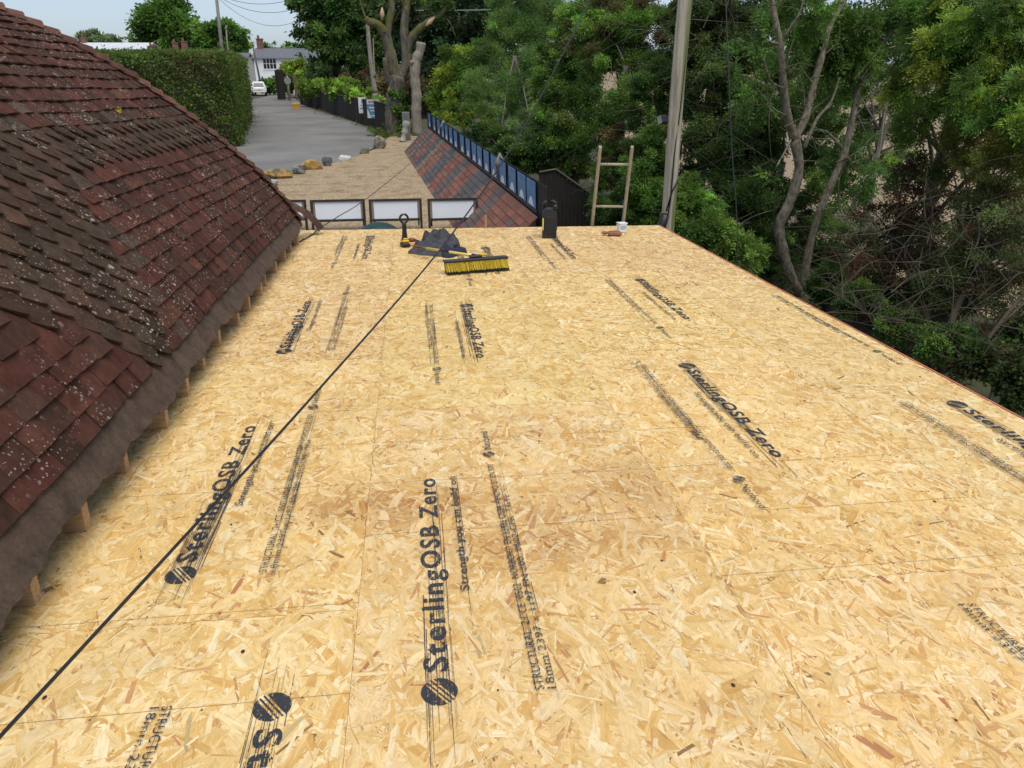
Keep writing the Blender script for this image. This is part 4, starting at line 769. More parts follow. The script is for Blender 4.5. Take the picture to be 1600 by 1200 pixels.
mb.obj('fence_boards', plain('brown_black_boards', (.03, .022, .018), (.012, .009, .008), 3, .85, .2), rf)
mb = MB()
for k in range(len(FB) - 1): mb.tube([FB[k] + [0, -.02, hs[k] + .03], FB[k + 1] + [0, -.02, hs[k + 1] + .03]], .05, 4)
mb.obj('capping_rail', plain('capping_brown', (.05, .04, .033), None, 6, .85), rf)
def notice(x0, x1, yt, yb, label, blue):
    k = [np.linalg.norm(np.cross(np.r_[ray((x0 + x1) / 2, (yt + yb) / 2)[:2], 0], np.r_[p[:2] * np.linspace(0, 1, 1)[0] + 0, 0])) for p in FB]
    # where that pixel column meets the fence line
    best = min(np.linspace(0, Lc[-1], 400), key=lambda s_: abs(800 + FPX * np.dot(np.array([np.interp(s_, Lc, seg[:, 0]), np.interp(s_, Lc, seg[:, 1]), 1.2]) - CAM, RT) / np.dot(np.array([np.interp(s_, Lc, seg[:, 0]), np.interp(s_, Lc, seg[:, 1]), 1.2]) - CAM, FW) - (x0 + x1) / 2))
    Y = np.interp(best, Lc, seg[:, 1]) - .12; A0, A1, Bt = at(x0, yb, Y), at(x1, yb, Y), at((x0 + x1) / 2, yt, Y); W = A1[0] - A0[0]; Hh = Bt[2] - A0[2]
    t_ = thing('notice_board', label, 'sign', T((A0[0] + A1[0]) / 2, Y, A0[2]) @ RZ(R(-22)))
    mb_ = MB(); mb_.box(0, 0, Hh / 2, W * 1.06, .02, Hh); mb_.obj('sign_board', pc if blue else 'white', t_)
    if blue:
        mb_ = MB(); mb_.box(.0, -.0125, Hh * .86, W * 1.0, .003, Hh * .24); mb_.obj('sign_heading', plain('pale_heading', (.72, .74, .76), None, 8, .5), t_)
        mb_ = MB(); [mb_.box(-W * .3 + k_ * W * .15, -.0155, Hh * .86, W * .1, .003, Hh * .13, c=(.5, .08, .1)) for k_ in range(5)]; mb_.obj('sign_lettering', plain('dark_red_lettering', (.42, .1, .12), None, 8, .5), t_)
        mb_ = MB(); mb_.box(.05 * W, -.0125, Hh * .56, W * .8, .003, Hh * .07); mb_.box(.1 * W, -.0125, Hh * .4, W * .7, .003, Hh * .06); mb_.box(.1 * W, -.0125, Hh * .14, W * .6, .003, Hh * .06)
        mb_.obj('sign_text', 'white', t_); mb_ = MB(); mb_.prism([(-W * .5, 0.02), (-W * .2, .02), (-W * .5, Hh * .5)], -.0125, -.0105); mb_.obj('white_corner', 'white', t_)
    else:
        mb_ = MB(); mb_.box(0, -.0125, Hh * .74, W * .22, .003, Hh * .2); mb_.box(-.02, -.0125, Hh * .5, W * .5, .003, Hh * .05); mb_.box(0, -.0125, Hh * .3, W * .7, .003, Hh * .1); mb_.obj('sign_lettering', plain('grey_blue_lettering', (.25, .3, .4), None, 8, .5), t_)
notice(561, 573, 152, 177, 'narrow white notice with small crest on the roadside fence', False)
notice(574, 595, 155, 185, 'blue and white notice on the roadside fence beside the white one', True)
# --- yellow bin, round sign, gate
p = gnd(463, 171); s_ = depth(p) / FPX; bn = thing('grit_bin', 'small yellow bin at the start of the roadside fence', 'bin', T(p[0], p[1], 0) @ RZ(.2))
W = 12 * s_; Hh = 9 * s_; mb = MB(); mb.loft([[(x * W * q, y * W * .4 * q, z) for x, y in ((-.5, -1), (.5, -1), (.5, 1), (-.5, 1))] for z, q in ((0, .78), (Hh * .8, .98), (Hh * .82, 1.06), (Hh, 1.06))]); mb.obj('bin_body', plain('faded_yellow_plastic', (.62, .36, .06), (.5, .28, .05), 4, .5), bn); mb = MB(); mb.box(0, 0, Hh * 1.03, W * .9, W * .62, Hh * .06, bev=.03); mb.obj('lid', plain('faded_yellow_lid', (.6, .4, .12), None, 4, .5), bn)
p = gnd(453, 158); sg_ = thing('round_road_sign', 'grey back of a round road sign on a post by the gate', 'road sign', T(p[0], p[1], 0)); zt_ = at(453, 126, p[1])[2]
mb = MB(); mb.tube([(0, 0, 0), (0, 0, zt_ + .5)], .05, 8); mb.obj('post', 'galv', sg_, True); mb = MB(); mb.tube([(0, -.07, zt_), (0, -.10, zt_)], 5.2 * depth(p) / FPX, 20); mb.obj('sign_disc', 'galv', sg_)
p = gnd(452, 157); gt = thing('gate_posts', 'pair of weathered gate posts beside the dark open gate', 'gate post', T(p[0], p[1], 0))
mb = MB(); [mb.box(x, 0, 1.5, .32, .3, 3.0 - abs(x) * .4, bev=.04) for x in (.05, .9)]; mb.obj('post', plain('weathered_oak', (.16, .12, .09), (.09, .07, .05), 4, .9), gt)
mb = MB(); mb.box(-1.3, 3, 1.7, .1, 5.5, 3.2); mb.box(-.9, .6, 1.7, .9, .1, 3.2); mb.obj('gate_leaf', 'blacktimber', gt)
# --- white post, grey pipe ornament
p = gnd(657, 197); hh = at(657, 166, p[1])[2]; mb = MB(); mb.tube([(p[0], p[1], 0), (p[0], p[1], hh - .08), (p[0], p[1], hh - .06), (p[0], p[1], hh)], [.055, .055, .085, .07], 10); tag(mb.obj('white_post', 'white', None, True), 'slim white post at the far corner of the slate display', 'post')
p = gnd(629, 222); t1 = at(636, 190, p[1]); s_ = depth(p) / FPX; ax = np.array([t1[0] - p[0], .25, t1[2]]); LL = np.linalg.norm(ax); zq = Vector(tuple(ax)).to_track_quat('Z', 'Y').to_matrix().to_4x4()
mb = MB(); r0 = 5.2 * s_; mb.lathe([(r0 * 1.0, 0), (r0 * 1.0, .12), (r0 * .75, .16), (r0 * .72, LL * .38), (r0 * .95, LL * .42), (r0 * .95, LL * .5), (r0 * .8, LL * .54), (r0 * .85, LL * .7), (r0 * 1.15, LL * .76), (r0 * 1.2, LL * .9), (r0 * .8, LL), (r0 * .5, LL * 1.01)], 18, T(p[0], p[1], 0) @ zq)
tag(mb.obj('chimney_pot', plain('pale_concrete', (.36, .36, .34), (.2, .2, .19), 3, .85, .3), None, True), 'pale grey ringed pot leaning between the gnarled tree and pale stump', 'chimney pot')
p = at(634, 182, p[1] + 1.0); mb = MB(); mb.box(p[0], p[1], p[2] / 2 + .1, .45, .35, p[2] + .3, bev=.03); tag(mb.obj('concrete_block', plain('dark_concrete', (.16, .16, .15), None, 3, .9)), 'grey block standing behind the leaning ringed pot', 'block')

# ================================================================== VILLAGE BEYOND
def house(name, label, px0, px1, Y, eave_px, ridge_px, dep, wallm, roofm, rot=0.0, wins=(), chim=(), door=None, xcut=None):
    A0, A1 = at(px0, 130, Y), at(px1, 130, Y); W = A1[0] - A0[0]; ze = at((px0 + px1) / 2, eave_px, Y)[2]; zr = at((px0 + px1) / 2, ridge_px, Y + dep / 2)[2]
    t_ = thing(name, label, 'house', T(A0[0], Y, 0) @ RZ(rot))
    mb_ = MB(); mb_.prism([(0, 0), (dep, 0), (dep, ze), (dep / 2, zr - .15), (0, ze)], 0, W, RZ(R(90)) @ Matrix.Scale(-1, 4, (0, 1, 0))); mb_.obj('wall', wallm, t_)
    mb_ = MB()
    for s in (-1, 1):
        y0, y1 = (-.35, dep / 2) if s < 0 else (dep + .35, dep / 2); zz = ze - .35 * (zr - ze) / (dep / 2)
        mb_.add([(-.3, y0, zz), (W + .3, y0, zz), (W + .3, y1, zr), (-.3, y1, zr), (-.3, y0, zz + .16), (W + .3, y0, zz + .16), (W + .3, y1, zr + .16), (-.3, y1, zr + .16)], [(0, 1, 2, 3), (4, 5, 6, 7), (0, 1, 5, 4), (1, 2, 6, 5), (2, 3, 7, 6), (3, 0, 4, 7)])
    rf_ = mb_.obj('roof', roofm, t_)
    for cx, hgt, wd in chim:
        mb_ = MB(); mb_.box(cx, dep / 2, zr + hgt / 2 - .4, wd, .9, hgt + .8, bev=.03); mb_.box(cx, dep / 2, zr + hgt - .05, wd + .14, 1.04, .14); mb_.lathe([(.16, zr + hgt), (.2, zr + hgt + .1), (.15, zr + hgt + .5)], 10, T(cx - wd * .2, dep / 2, 0)); ch_ = mb_.obj('chimney', MAT['brick'], rf_)
    for (x, z, w_, h_, nc, nr_) in wins:
        mb_ = MB(); mb_.box(x, -.03, z - h_ / 2 - .05, w_ + .2, .14, .08); mb_.box(x, -.02, z + h_ / 2 + .03, w_ + .12, .08, .06)
        for k in range(nc + 1): mb_.box(x - w_ / 2 + w_ * k / nc, -.03, z, .07, .09, h_)
        for k in range(nr_ + 1): mb_.box(x, -.033, z - h_ / 2 + h_ * k / nr_, w_, .085, .055)
        f_ = mb_.obj('window', 'white', t_); mb_ = MB(); mb_.box(x, -.005, z, w_ - .02, .05, h_ - .02); mb_.obj('pane', 'glass', f_)
    return t_, W, ze, zr
ww = plain('white_render', (.74, .75, .77), (.66, .67, .69), 1.2, .8); wc = plain('cream_render', (.7, .66, .54), (.6, .57, .46), 1.2, .8)
YH = 128; sH = YH / FPX * 1.0
house('white_house', 'white rendered two storey house with grey slate roof at the road end', 401, 492, YH, 91, 77, 8.5, ww, MAT['slate'], 0, wins=((2.3, 3.9, 1.95, 1.5, 4, 2), (7.0, 3.75, 1.7, 1.2, 4, 2), (2.0, 1.2, 1.3, 1.3, 3, 2)), chim=((.5, 1.5, .9),))
house('grey_roofed_house', 'pale house with grey roof seen between the hedges and the white house', 362, 387, YH + 9, 97, 84, 8, wc, MAT['slate'], 0, wins=((1.2, 3.0, .8, 1.1, 2, 2),))
house('pale_roofed_building', 'long low building with very pale roof above the tall hedge', 92, 236, YH + 20, 78, 68, 9, ww, plain('pale_sheet_roof', (.62, .66, .70), (.52, .55, .58), 1, .6), 0, chim=((3.9, 1.0, .8),))
house('brick_chimney_house', 'house with two red brick chimneys rising above the tall hedge', 214, 330, YH + 8, 90, 79, 9, wc, plain('old_tile_roof', (.16, .14, .13), None, 2, .9), 0, chim=((2.0, .7, 1.2), (5.7, 1.2, .9), (7.1, 1.4, .9)))
# cars
def car(label, px, pyb, Y, body, rot, wpx):
    p = at(px, pyb, Y); W = wpx * Y / FPX * 1.09; L, Hh = W * 2.2, W * .9
    t_ = thing('parked_car', label, 'car', T(p[0], p[1], 0.01) @ RZ(rot), 'cars parked by the white house')
    prof = [(-.5, .22, .46, .93), (-.48, .24, .55, .97), (-.30, .2, .60, 1.0), (.1, .18, .60, 1.0), (.36, .2, .56, .98), (.47, .24, .5, .92), (.5, .3, .42, .85)]
    mb_ = MB(); mb_.loft([[(-W / 2 * w_ * .96, y * L, z0 * W), (-W / 2 * w_, y * L, (z0 * .5 + z1 * .5) * W), (-W / 2 * w_ * .93, y * L, z1 * W), (W / 2 * w_ * .93, y * L, z1 * W), (W / 2 * w_, y * L, (z0 * .5 + z1 * .5) * W), (W / 2 * w_ * .96, y * L, z0 * W)] for y, z0, z1, w_ in prof])
    cab = [(-.47, .56, .88), (-.40, .80, .76), (-.28, .88, .72), (.05, .885, .72), (.14, .84, .74), (.33, .57, .86)]
    mb_.loft([[(-W / 2 * .9, y * L, .55 * W), (-W / 2 * w_ * .98, y * L, (zt_ - .02) * W), (-W / 2 * w_ * .85, y * L, zt_ * W), (W / 2 * w_ * .85, y * L, zt_ * W), (W / 2 * w_ * .98, y * L, (zt_ - .02) * W), (W / 2 * .9, y * L, .55 * W)] for y, zt_, w_ in cab]); mb_.obj('body', body, t_, True)
    mb_ = MB(); mb_.add([(-W * .34, -.475 * L, .60 * W), (W * .34, -.475 * L, .60 * W), (W * .29, -.415 * L, .80 * W), (-W * .29, -.415 * L, .80 * W), (-W * .34, -.46 * L, .60 * W), (W * .34, -.46 * L, .60 * W), (W * .29, -.40 * L, .80 * W), (-W * .29, -.40 * L, .80 * W)], [(0, 1, 2, 3), (4, 5, 6, 7), (0, 1, 5, 4), (1, 2, 6, 5), (2, 3, 7, 6), (3, 0, 4, 7)]); mb_.obj('rear_window', 'glass', t_)
    for s in (-1, 1):
        mb_ = MB(); mb_.box(s * W * .40, -.488 * L, .46 * W, W * .09, .06, W * .13, bev=.02); mb_.obj('tail_light', plain('red_lamp', (.35, .02, .02), None, 3, .3), t_)
        for y in (-.3, .31):
            mb_ = MB(); M_ = T(s * W * .43, y * L, W * .18) @ RY(R(90)); mb_.lathe([(W * .12, -W * .06), (W * .18, -W * .05), (W * .18, W * .05), (W * .12, W * .06)], 16, M_); wl = mb_.obj('wheel', 'rubber', t_)
            mb_ = MB(); mb_.lathe([(W * .11, -W * .064), (W * .11, W * .064)], 12, M_); mb_.obj('rim', 'galv', wl)
    mb_ = MB(); mb_.box(0, -.497 * L, .38 * W, W * .3, .03, W * .07); mb_.obj('number_plate', plain('yellow_plate', (.6, .5, .12), None, 4, .5), t_); mb_ = MB(); mb_.box(0, -.49 * L, .27 * W, W * .86, .12, W * .1, bev=.03); mb_.obj('bumper', body, t_)
car('small rounded white car parked before the white house', 405.5, 149, 112, plain('white_car_paint', (.72, .73, .74), (.7, .71, .72), 2, .25), R(11), 19)
car('grey car parked left of the white car', 390, 147, 116, plain('dark_grey_car_paint', (.12, .13, .15), (.11, .12, .14), 2, .25), R(12), 17)
# far poles and their wires
def pole(label, p0, p1, Y, r, mat='galv', arm=False):
    a_, b_ = at(*p0, Y), at(*p1, Y); d = b_ - a_; a_ = a_ - d * (a_[2] / d[2]); t_ = thing('telegraph_pole', label, 'pole', T(a_[0], a_[1], 0)); mb_ = MB(); mb_.tube([(0, 0, 0), tuple((b_ - a_) * .5), tuple(b_ - a_)], [r, r * .9, r * .75], 10); mb_.obj('pole_shaft', mat, t_, True)
    mb_ = MB(); q = b_ - a_; mb_.box(q[0], q[1] - .12, q[2] - .35, 1.5 if arm else .5, .1, .1); mb_.obj('crossarm', mat, t_); return b_
pg = plain('grey_pole_wood', (.22, .21, .19), (.15, .14, .13), 2, .9)
T1 = pole('tall telegraph pole rising behind the tall hedge left of the road', (347, 78), (337, -14), 88, .20, pg, True); T2 = pole('short distant telegraph pole right of the tall one', (356, 78), (353, 40), 135, .14, pg)
T3 = pole('thin dark telegraph pole standing against the white house', (407, 130), (394, 66), 118, .14, MAT['bark']); 
def slack(a_, b_, s): return [a_ + (b_ - a_) * q - np.array([0, 0, s * 4 * q * (1 - q)]) for q in np.linspace(0, 1, 8)]
for k, (x, y, s) in enumerate(((500, -22, 1.2), (500, -6, 1.5), (500, 6, 2.3))):
    b_ = at(x, y, 84); wire('telephone_wire', slack(T1 + [0, 0, -.3 - .1 * k], b_, s), .02, mc, ('upper', 'middle', 'lowest')[k] + ' of three sagging wires leaving the tall telegraph pole', 'wire', 3, 4, 'wires from the tall telegraph pole')
wire('telephone_wire', slack(T3 + [0, 0, -.1], at(520, 75, 105), .4), .02, mc, 'thin wire running right from the pole against the white house', 'wire', 3, 4)
wire('telephone_wire', slack(at(555, 15, 60), at(790, 15, 52), .05), .022, plain('pale_wire', (.45, .46, .48), None, 3, .5), 'pale level wire crossing the dark trees above the gnarled tree', 'wire', 3, 4)

# ================================================================== HEDGES AND TREES
G1 = [(.060, .115, .026), (.048, .098, .022), (.08, .135, .03), (.036, .076, .020)]       # fresh green
G2 = [(.030, .062, .020), (.024, .050, .018), (.042, .078, .024), (.055, .09, .026)]    # dark
G3 = [(.11, .16, .028), (.13, .165, .03), (.08, .13, .026)]                           # yellow green
G4 = [(.060, .11, .035), (.048, .092, .032), (.08, .13, .042)]                          # grey green
BRN = [(.055, .058, .026), (.062, .050, .024), (.045, .06, .024)]
def blob(px, py, rx, ry, Y, df=.8):
    c_ = at(px, py, Y); s_ = depth(c_) / FPX; return (tuple(c_), (rx * s_, (rx + ry) / 2 * s_ * df, ry * s_ * 1.03))
def limb(mb_, P, r0, r1, n_=7, sub=5):
    P = [np.asarray(p, float) for p in P]; out = []
    for i in range(len(P) - 1):
        p0, p1, p2, p3 = P[max(i - 1, 0)], P[i], P[i + 1], P[min(i + 2, len(P) - 1)]
        for k in range(sub): t_ = k / sub; out.append(.5 * ((2 * p1) + (-p0 + p2) * t_ + (2 * p0 - 5 * p1 + 4 * p2 - p3) * t_ ** 2 + (-p0 + 3 * p1 - 3 * p2 + p3) * t_ ** 3))
    out.append(P[-1]); js = random.Random(len(mb_.v)); mb_.tube(out, [r_ * (1 + js.uniform(-.13, .13)) for r_ in np.linspace(r0, r1, len(out))], n_)
def branches(mb_, base, tip, r, blobs, seed, k=7):
    g_ = random.Random(seed); base = np.asarray(base, float); limb(mb_, [base, base * .5 + tip * .5 + np.array([g_.uniform(-.1, .1), 0, 0]), tip], r, r * .45)
    for i in range(k):
        b_ = g_.choice(blobs); q = g_.uniform(.35, 1); s_ = base + (np.asarray(tip) - base) * q; d = np.array([g_.uniform(-1, 1), g_.uniform(-1, 1), g_.uniform(-.5, .9)]) * np.array(b_[1]) * .75 + np.array(b_[0])
        limb(mb_, [s_, s_ * .55 + d * .45 + np.array([0, 0, .12 * abs(d[2] - s_[2])]), d], r * .42 * (1.2 - q * .6), r * .08, 5, 4)
def tree(name, label, cat, blobs, n_, size, pal, seed, trunk=None, r=.15, barkm='bark', nb=8, group=None, **kw):
    B = np.array([b_[0] for b_ in blobs]); c_ = B.mean(0); base = np.array([c_[0], c_[1], 0.0]) if trunk is None else np.asarray(trunk, float)
    t_ = thing(name, label, cat, T(*base), group); V, F, C = leaves(blobs, n_, size, pal, seed, **kw)
    o = npmesh('crown', V - base, F, MAT['leaf'], t_, C)
    tip = np.array([c_[0], c_[1], c_[2] + np.array([b_[1][2] for b_ in blobs]).max() * .4]); mb_ = MB(); branches(mb_, np.zeros(3), tip - base, r, [(tuple(np.array(b_[0]) - base), b_[1]) for b_ in blobs], seed, nb); mb_.obj('trunk', barkm, t_, True); return t_
# --- clipped hedges left of the road: leaf shell over a leafy core
def hedge(label, corners, top, n_, size, pal, seed):
    g_ = np.random.default_rng(seed); (x0, y0), (x1, y1), (x2, y2), (x3, y3) = corners; base = np.array([x0, y0, 0])
    t_ = thing('clipped_hedge', label, 'hedge', T(*base)); Ps, Ns = [], []
    cs = [np.array(c_) for c_ in corners]; peri = [np.linalg.norm(cs[(i + 1) % 4] - cs[i]) for i in range(4)]
    area = [p * top for p in peri]; ta = peri[0] * peri[1]; tot = sum(area) + ta
    for i in range(4):
        k = int(n_ * area[i] / tot); q, z = g_.random(k), g_.random(k) ** .9 * top; P = cs[i] + (cs[(i + 1) % 4] - cs[i]) * q[:, None]; d = cs[(i + 1) % 4] - cs[i]; nn = np.array([d[1], -d[0]]) / np.linalg.norm(d)
        if np.dot(nn, cs[i] - sum(cs) / 4) < 0: nn = -nn
        lump = .22 * np.sin(q * peri[i] * 1.7 + i) * np.sin(z * 1.6 + i) + .12 * np.sin(q * peri[i] * 4.1 + z * 3.3); dd_ = g_.normal(-.05, .14, k) + lump
        Ps.append(np.c_[P + nn * dd_[:, None], z]); Ns.append(np.tile([nn[0], nn[1], .35], (k, 1)))
    k = int(n_ * ta / tot * 1.3); a_, b_ = g_.random(k), g_.random(k); P = (cs[0] * (1 - a_)[:, None] + cs[1] * a_[:, None]) * (1 - b_)[:, None] + (cs[3] * (1 - a_)[:, None] + cs[2] * a_[:, None]) * b_[:, None]
    Ps.append(np.c_[P, top + g_.normal(0, .08, k) + .10 * np.sin(P[:, 0] * 1.9) * np.sin(P[:, 1] * 1.3) + (g_.random(k) < .05) * g_.uniform(0, .3, k)]); Ns.append(np.tile([0, 0, 1.], (k, 1)))
    P, Nn = np.vstack(Ps), np.vstack(Ns); N = len(P); pal = np.array(pal)
    cl = np.sin(P[:, 0] * 1.1 + 1) * np.sin(P[:, 2] * 1.9) * np.sin(P[:, 1] * .9 + .5); pick = np.clip(((cl + 1) / 2 * len(pal) + g_.normal(0, .9, N)).astype(int), 0, len(pal) - 1); C = pal[pick] * g_.uniform(.65, 1.35, (N, 1)) * np.array([1.75, 1.75, 1.35])
    ax = g_.normal(size=(N, 3)) + Nn * .8 + [0, 0, -.5]; ax /= np.linalg.norm(ax, axis=1)[:, None]; nn = Nn + g_.normal(size=(N, 3)) * .7; sd_ = np.cross(ax, nn); sd_ /= np.maximum(np.linalg.norm(sd_, axis=1), 1e-6)[:, None]
    sz = size * g_.uniform(.6, 1.4, (N, 1)); V = np.zeros((N, 4, 3)); V[:, 0] = P; V[:, 1] = P + ax * sz * .45 + sd_ * sz * .32; V[:, 2] = P + ax * sz; V[:, 3] = P + ax * sz * .45 - sd_ * sz * .32
    npmesh('leaves', V.reshape(-1, 3) - base, np.arange(N * 4).reshape(N, 4), MAT['leaf'], t_, C)
    mb_ = MB(); ins = [c_ + (sum(cs) / 4 - c_) * (.5 / np.linalg.norm(sum(cs) / 4 - c_)) for c_ in cs]; mb_.loft([[(p[0] - base[0], p[1] - base[1], z) for p in ins] for z in (0, top * .5, top - .35)]); mb_.obj('twiggy_core', MAT['twig'], t_)
hr = gnd(367, 230); htop = at(367, 86, hr[1])[2]
HA = (hr[0], hr[1]); HB_ = (gnd(110, 232)[0] * 1.0, hr[1] + .5); h2 = gnd(376, 190); 
hedge('tall clipped hedge with flat top behind the tiled roof', [HB_, HA, (h2[0] - .4, h2[1] + 6), (HB_[0] - 6, h2[1] + 6)], htop, 150000, .13, [(.09, .14, .028), (.07, .12, .026), (.05, .095, .022), (.10, .075, .03), (.045, .085, .022)], 41)
h3 = gnd(388, 152); h4 = gnd(379, 168)
hedge('second clipped hedge farther along the road edge', [(h4[0] - 3.5, h4[1] - 2), (h4[0] + .1, h4[1] - 2), (h3[0] + .5, h3[1] - 6), (h3[0] - 6, h3[1] - 6)], at(383, 98, h4[1])[2], 26000, .2, G1[:2] + [(.06, .09, .024)], 42)
# --- trees on the skyline
tree('skyline_tree', 'tall rounded tree with open top standing on the skyline left of the pole', 'tree', [blob(262, 40, 46, 36, 170), blob(240, 62, 32, 24, 170), blob(290, 58, 34, 26, 168), blob(262, 14, 28, 14, 170), blob(300, 40, 14, 14, 170)], 16000, .75, G1, 51, r=.6, clump=.3, kcl=34, shell=.35)
tree('skyline_tree', 'lower dome shaped tree on the skyline right of the tall pole', 'tree', [blob(348, 62, 38, 28, 150), blob(330, 72, 26, 20, 150), blob(372, 76, 18, 14, 150), blob(318, 56, 20, 18, 152)], 13000, .65, G1, 52, r=.5, clump=.26, kcl=40, shell=.4)
tree('skyline_tree', 'wide low pale tree clump far behind the pale roofed building', 'tree', [blob(140, 62, 24, 10, 300), blob(165, 64, 26, 8, 300), blob(118, 68, 14, 6, 300), blob(185, 66, 10, 6, 300)], 6000, 1.1, [(.10, .13, .085), (.09, .12, .075)], 53, r=.5, clump=.35, kcl=20)
tree('skyline_tree', 'thin scrubby tree on the skyline behind the white house', 'tree', [blob(440, 74, 40, 5, 180), blob(478, 78, 20, 7, 170)], 2600, .6, G1, 54, r=.2, clump=.5, kcl=16)
tree('garden_bush', 'rounded yellow green bush in front of the white house', 'bush', [blob(462, 115, 24, 18, 104), blob(450, 126, 14, 14, 103), blob(480, 125, 16, 18, 102)], 9000, .42, G3, 55, r=.1, clump=.3, kcl=30)
tree('garden_bush', 'dark ivy covered low bank beside the white car', 'bush', [blob(430, 132, 20, 9, 114, 1), blob(446, 128, 10, 10, 113, 1)], 4000, .4, G1, 56, r=.06, clump=.4, kcl=30)
tree('large_tree', 'large dark tree overhanging the end of the road', 'tree', [blob(486, 22, 34, 46, 84), blob(512, 64, 34, 40, 82), blob(545, 20, 56, 58, 84), blob(575, 60, 48, 56, 82), blob(615, 30, 50, 64, 82), blob(478, 70, 14, 22, 84), blob(590, 105, 44, 26, 80), blob(466, 48, 12, 14, 84), blob(500, -10, 44, 30, 84)], 90000, .36, G2, 57, trunk=gnd(527, 158), r=.75, nb=14, clump=.26, kcl=34, shell=.3)
tree('large_tree', 'dark evergreen mass behind the gnarled tree', 'tree', [blob(655, 30, 60, 70, 72), blob(700, 90, 56, 70, 70), blob(750, 30, 60, 70, 70), blob(660, 120, 50, 50, 70), blob(720, 150, 50, 40, 66), blob(800, 10, 60, 50, 66)], 80000, .34, [(.020, .038, .020), (.026, .045, .022), (.016, .03, .016)], 58, r=.6, nb=10, clump=.28, kcl=34, shell=.3)
tree('garden_bush', 'blue green shrub beyond the bramble bank', 'bush', [blob(500, 118, 26, 20, 92), blob(520, 126, 26, 22, 90)], 7000, .34, [(.04, .07, .035), (.05, .08, .04)], 59, r=.08, clump=.3, kcl=30)
tree('bramble_bank', 'bright green bramble bank spilling over the roadside fence', 'bramble', [blob(500, 138, 22, 12, 78, 1.2), blob(535, 140, 30, 15, 70, 1.2), blob(565, 150, 26, 14, 64, 1.2), blob(590, 160, 16, 9, 60, 1.2), blob(480, 138, 12, 14, 82, 1.2)], 22000, .20, [(.10, .16, .03), (.085, .14, .03), (.12, .17, .04)], 60, r=.05, nb=6, clump=.3, kcl=40)
tree('dark_thicket', 'dark reddish thicket under the evergreen behind the roadside fence', 'thicket', [blob(570, 128, 40, 20, 72, 1.2), blob(640, 150, 50, 30, 66, 1.2), blob(610, 140, 30, 20, 68, 1.2)], 22000, .24, [(.05, .045, .025), (.035, .045, .02), (.06, .04, .025)], 61, r=.08, nb=8, clump=.35, kcl=34)
# pale dead stem by the fence
mb = MB(); limb(mb, [at(586, 145, 63), at(580, 100, 63), at(576, 60, 63), at(574, 34, 63)], .20, .13, 8); limb(mb, [at(585, 120, 62.9), at(584, 90, 62.9), at(583, 60, 62.9)], .10, .03, 6); a_ = at(586, 145, 63); mb.tube([(a_[0], a_[1], 0), tuple(a_)], .20, 8); tag(mb.obj('bare_pole', 'deadwood', None, True), 'pale bare leaning pole behind the roadside fence', 'pole')
# --- gnarled pollarded tree with moss and ivy, and the pale dead trunk beside it
GY = gnd(615, 212)[1]; gb = gnd(616, 213); gn = thing('gnarled_tree', 'gnarled old pollarded tree with mossy broken limbs and ivied trunk', 'tree', T(*gb))
m, t, n, l, b = newmat('mossy_bark'); tc = n.new('ShaderNodeTexCoord'); f1 = noise(n, l, mapping(n, l, tc.outputs['Object'], (2, 2, .6)), 2.5, 6, .7); r1 = ramp(n, [(.35, (.035, .03, .022)), (.65, (.17, .15, .12))]); l.new(f1, r1.inputs[0])
f2 = noise(n, l, tc.outputs['Object'], .9, 5); r2 = ramp(n, [(.44, (0, 0, 0)), (.52, (.9, .9, .9))]); l.new(f2, r2.inputs[0]); sp_ = n.new('ShaderNodeSeparateXYZ'); l.new(tc.outputs['Object'], sp_.inputs[0])
mr = n.new('ShaderNodeMapRange'); mr.inputs['From Min'].default_value = 3.0; mr.inputs['From Max'].default_value = 6.0; l.new(sp_.outputs[2], mr.inputs['Value']); mm_ = n.new('ShaderNodeMath'); mm_.operation = 'MULTIPLY'; l.new(r2.outputs[0], mm_.inputs[0]); l.new(mr.outputs[0], mm_.inputs[1])
l.new(mixc(n, l, mm_.outputs[0], r1.outputs[0], (.10, .10, .02)), b.inputs['Base Color']); b.inputs['Roughness'].default_value = .95; bump(n, l, b, f1, .9, .06)
sG = depth(gb) / FPX; L_ = lambda *pp: [at(x, y, GY + dy_) - gb for x, y, dy_ in pp]
mb = MB(); limb(mb, L_((616, 214, 0), (614, 185, 0), (617, 150, 0), (622, 118, 0)), 13 * sG, 12 * sG, 14); limb(mb, L_((621, 125, 0), (612, 95, 0), (604, 60, 0), (592, 40, -.2), (577, 34, -.4), (571, 28, -.5)), 10.5 * sG, 4 * sG, 10)
limb(mb, L_((604, 62, 0), (608, 35, .1), (612, 8, .2), (606, -30, .3)), 6.5 * sG, 4 * sG, 9); limb(mb, L_((626, 120, 0), (636, 95, .1), (632, 60, .2), (633, 25, .3), (640, -10, .4), (636, -50, .5)), 8.5 * sG, 4.5 * sG, 10)
limb(mb, L_((634, 90, .1), (642, 62, .0), (655, 45, -.1), (672, 32, -.2), (690, 22, -.3), (700, 5, -.3)), 6.5 * sG, 2.5 * sG, 9); limb(mb, L_((607, 130, 0), (603, 100, -.2), (601, 90, -.2)), 5 * sG, 3.5 * sG, 8)
limb(mb, L_((690, 24, -.3), (703, 35, -.4), (712, 58, -.5)), 1.2 * sG, .4 * sG, 5); limb(mb, L_((572, 30, -.5), (565, 10, -.5), (560, -10, -.5)), 2 * sG, 1 * sG, 5)
mb.obj('trunk', m, gn, True)
mb = MB()
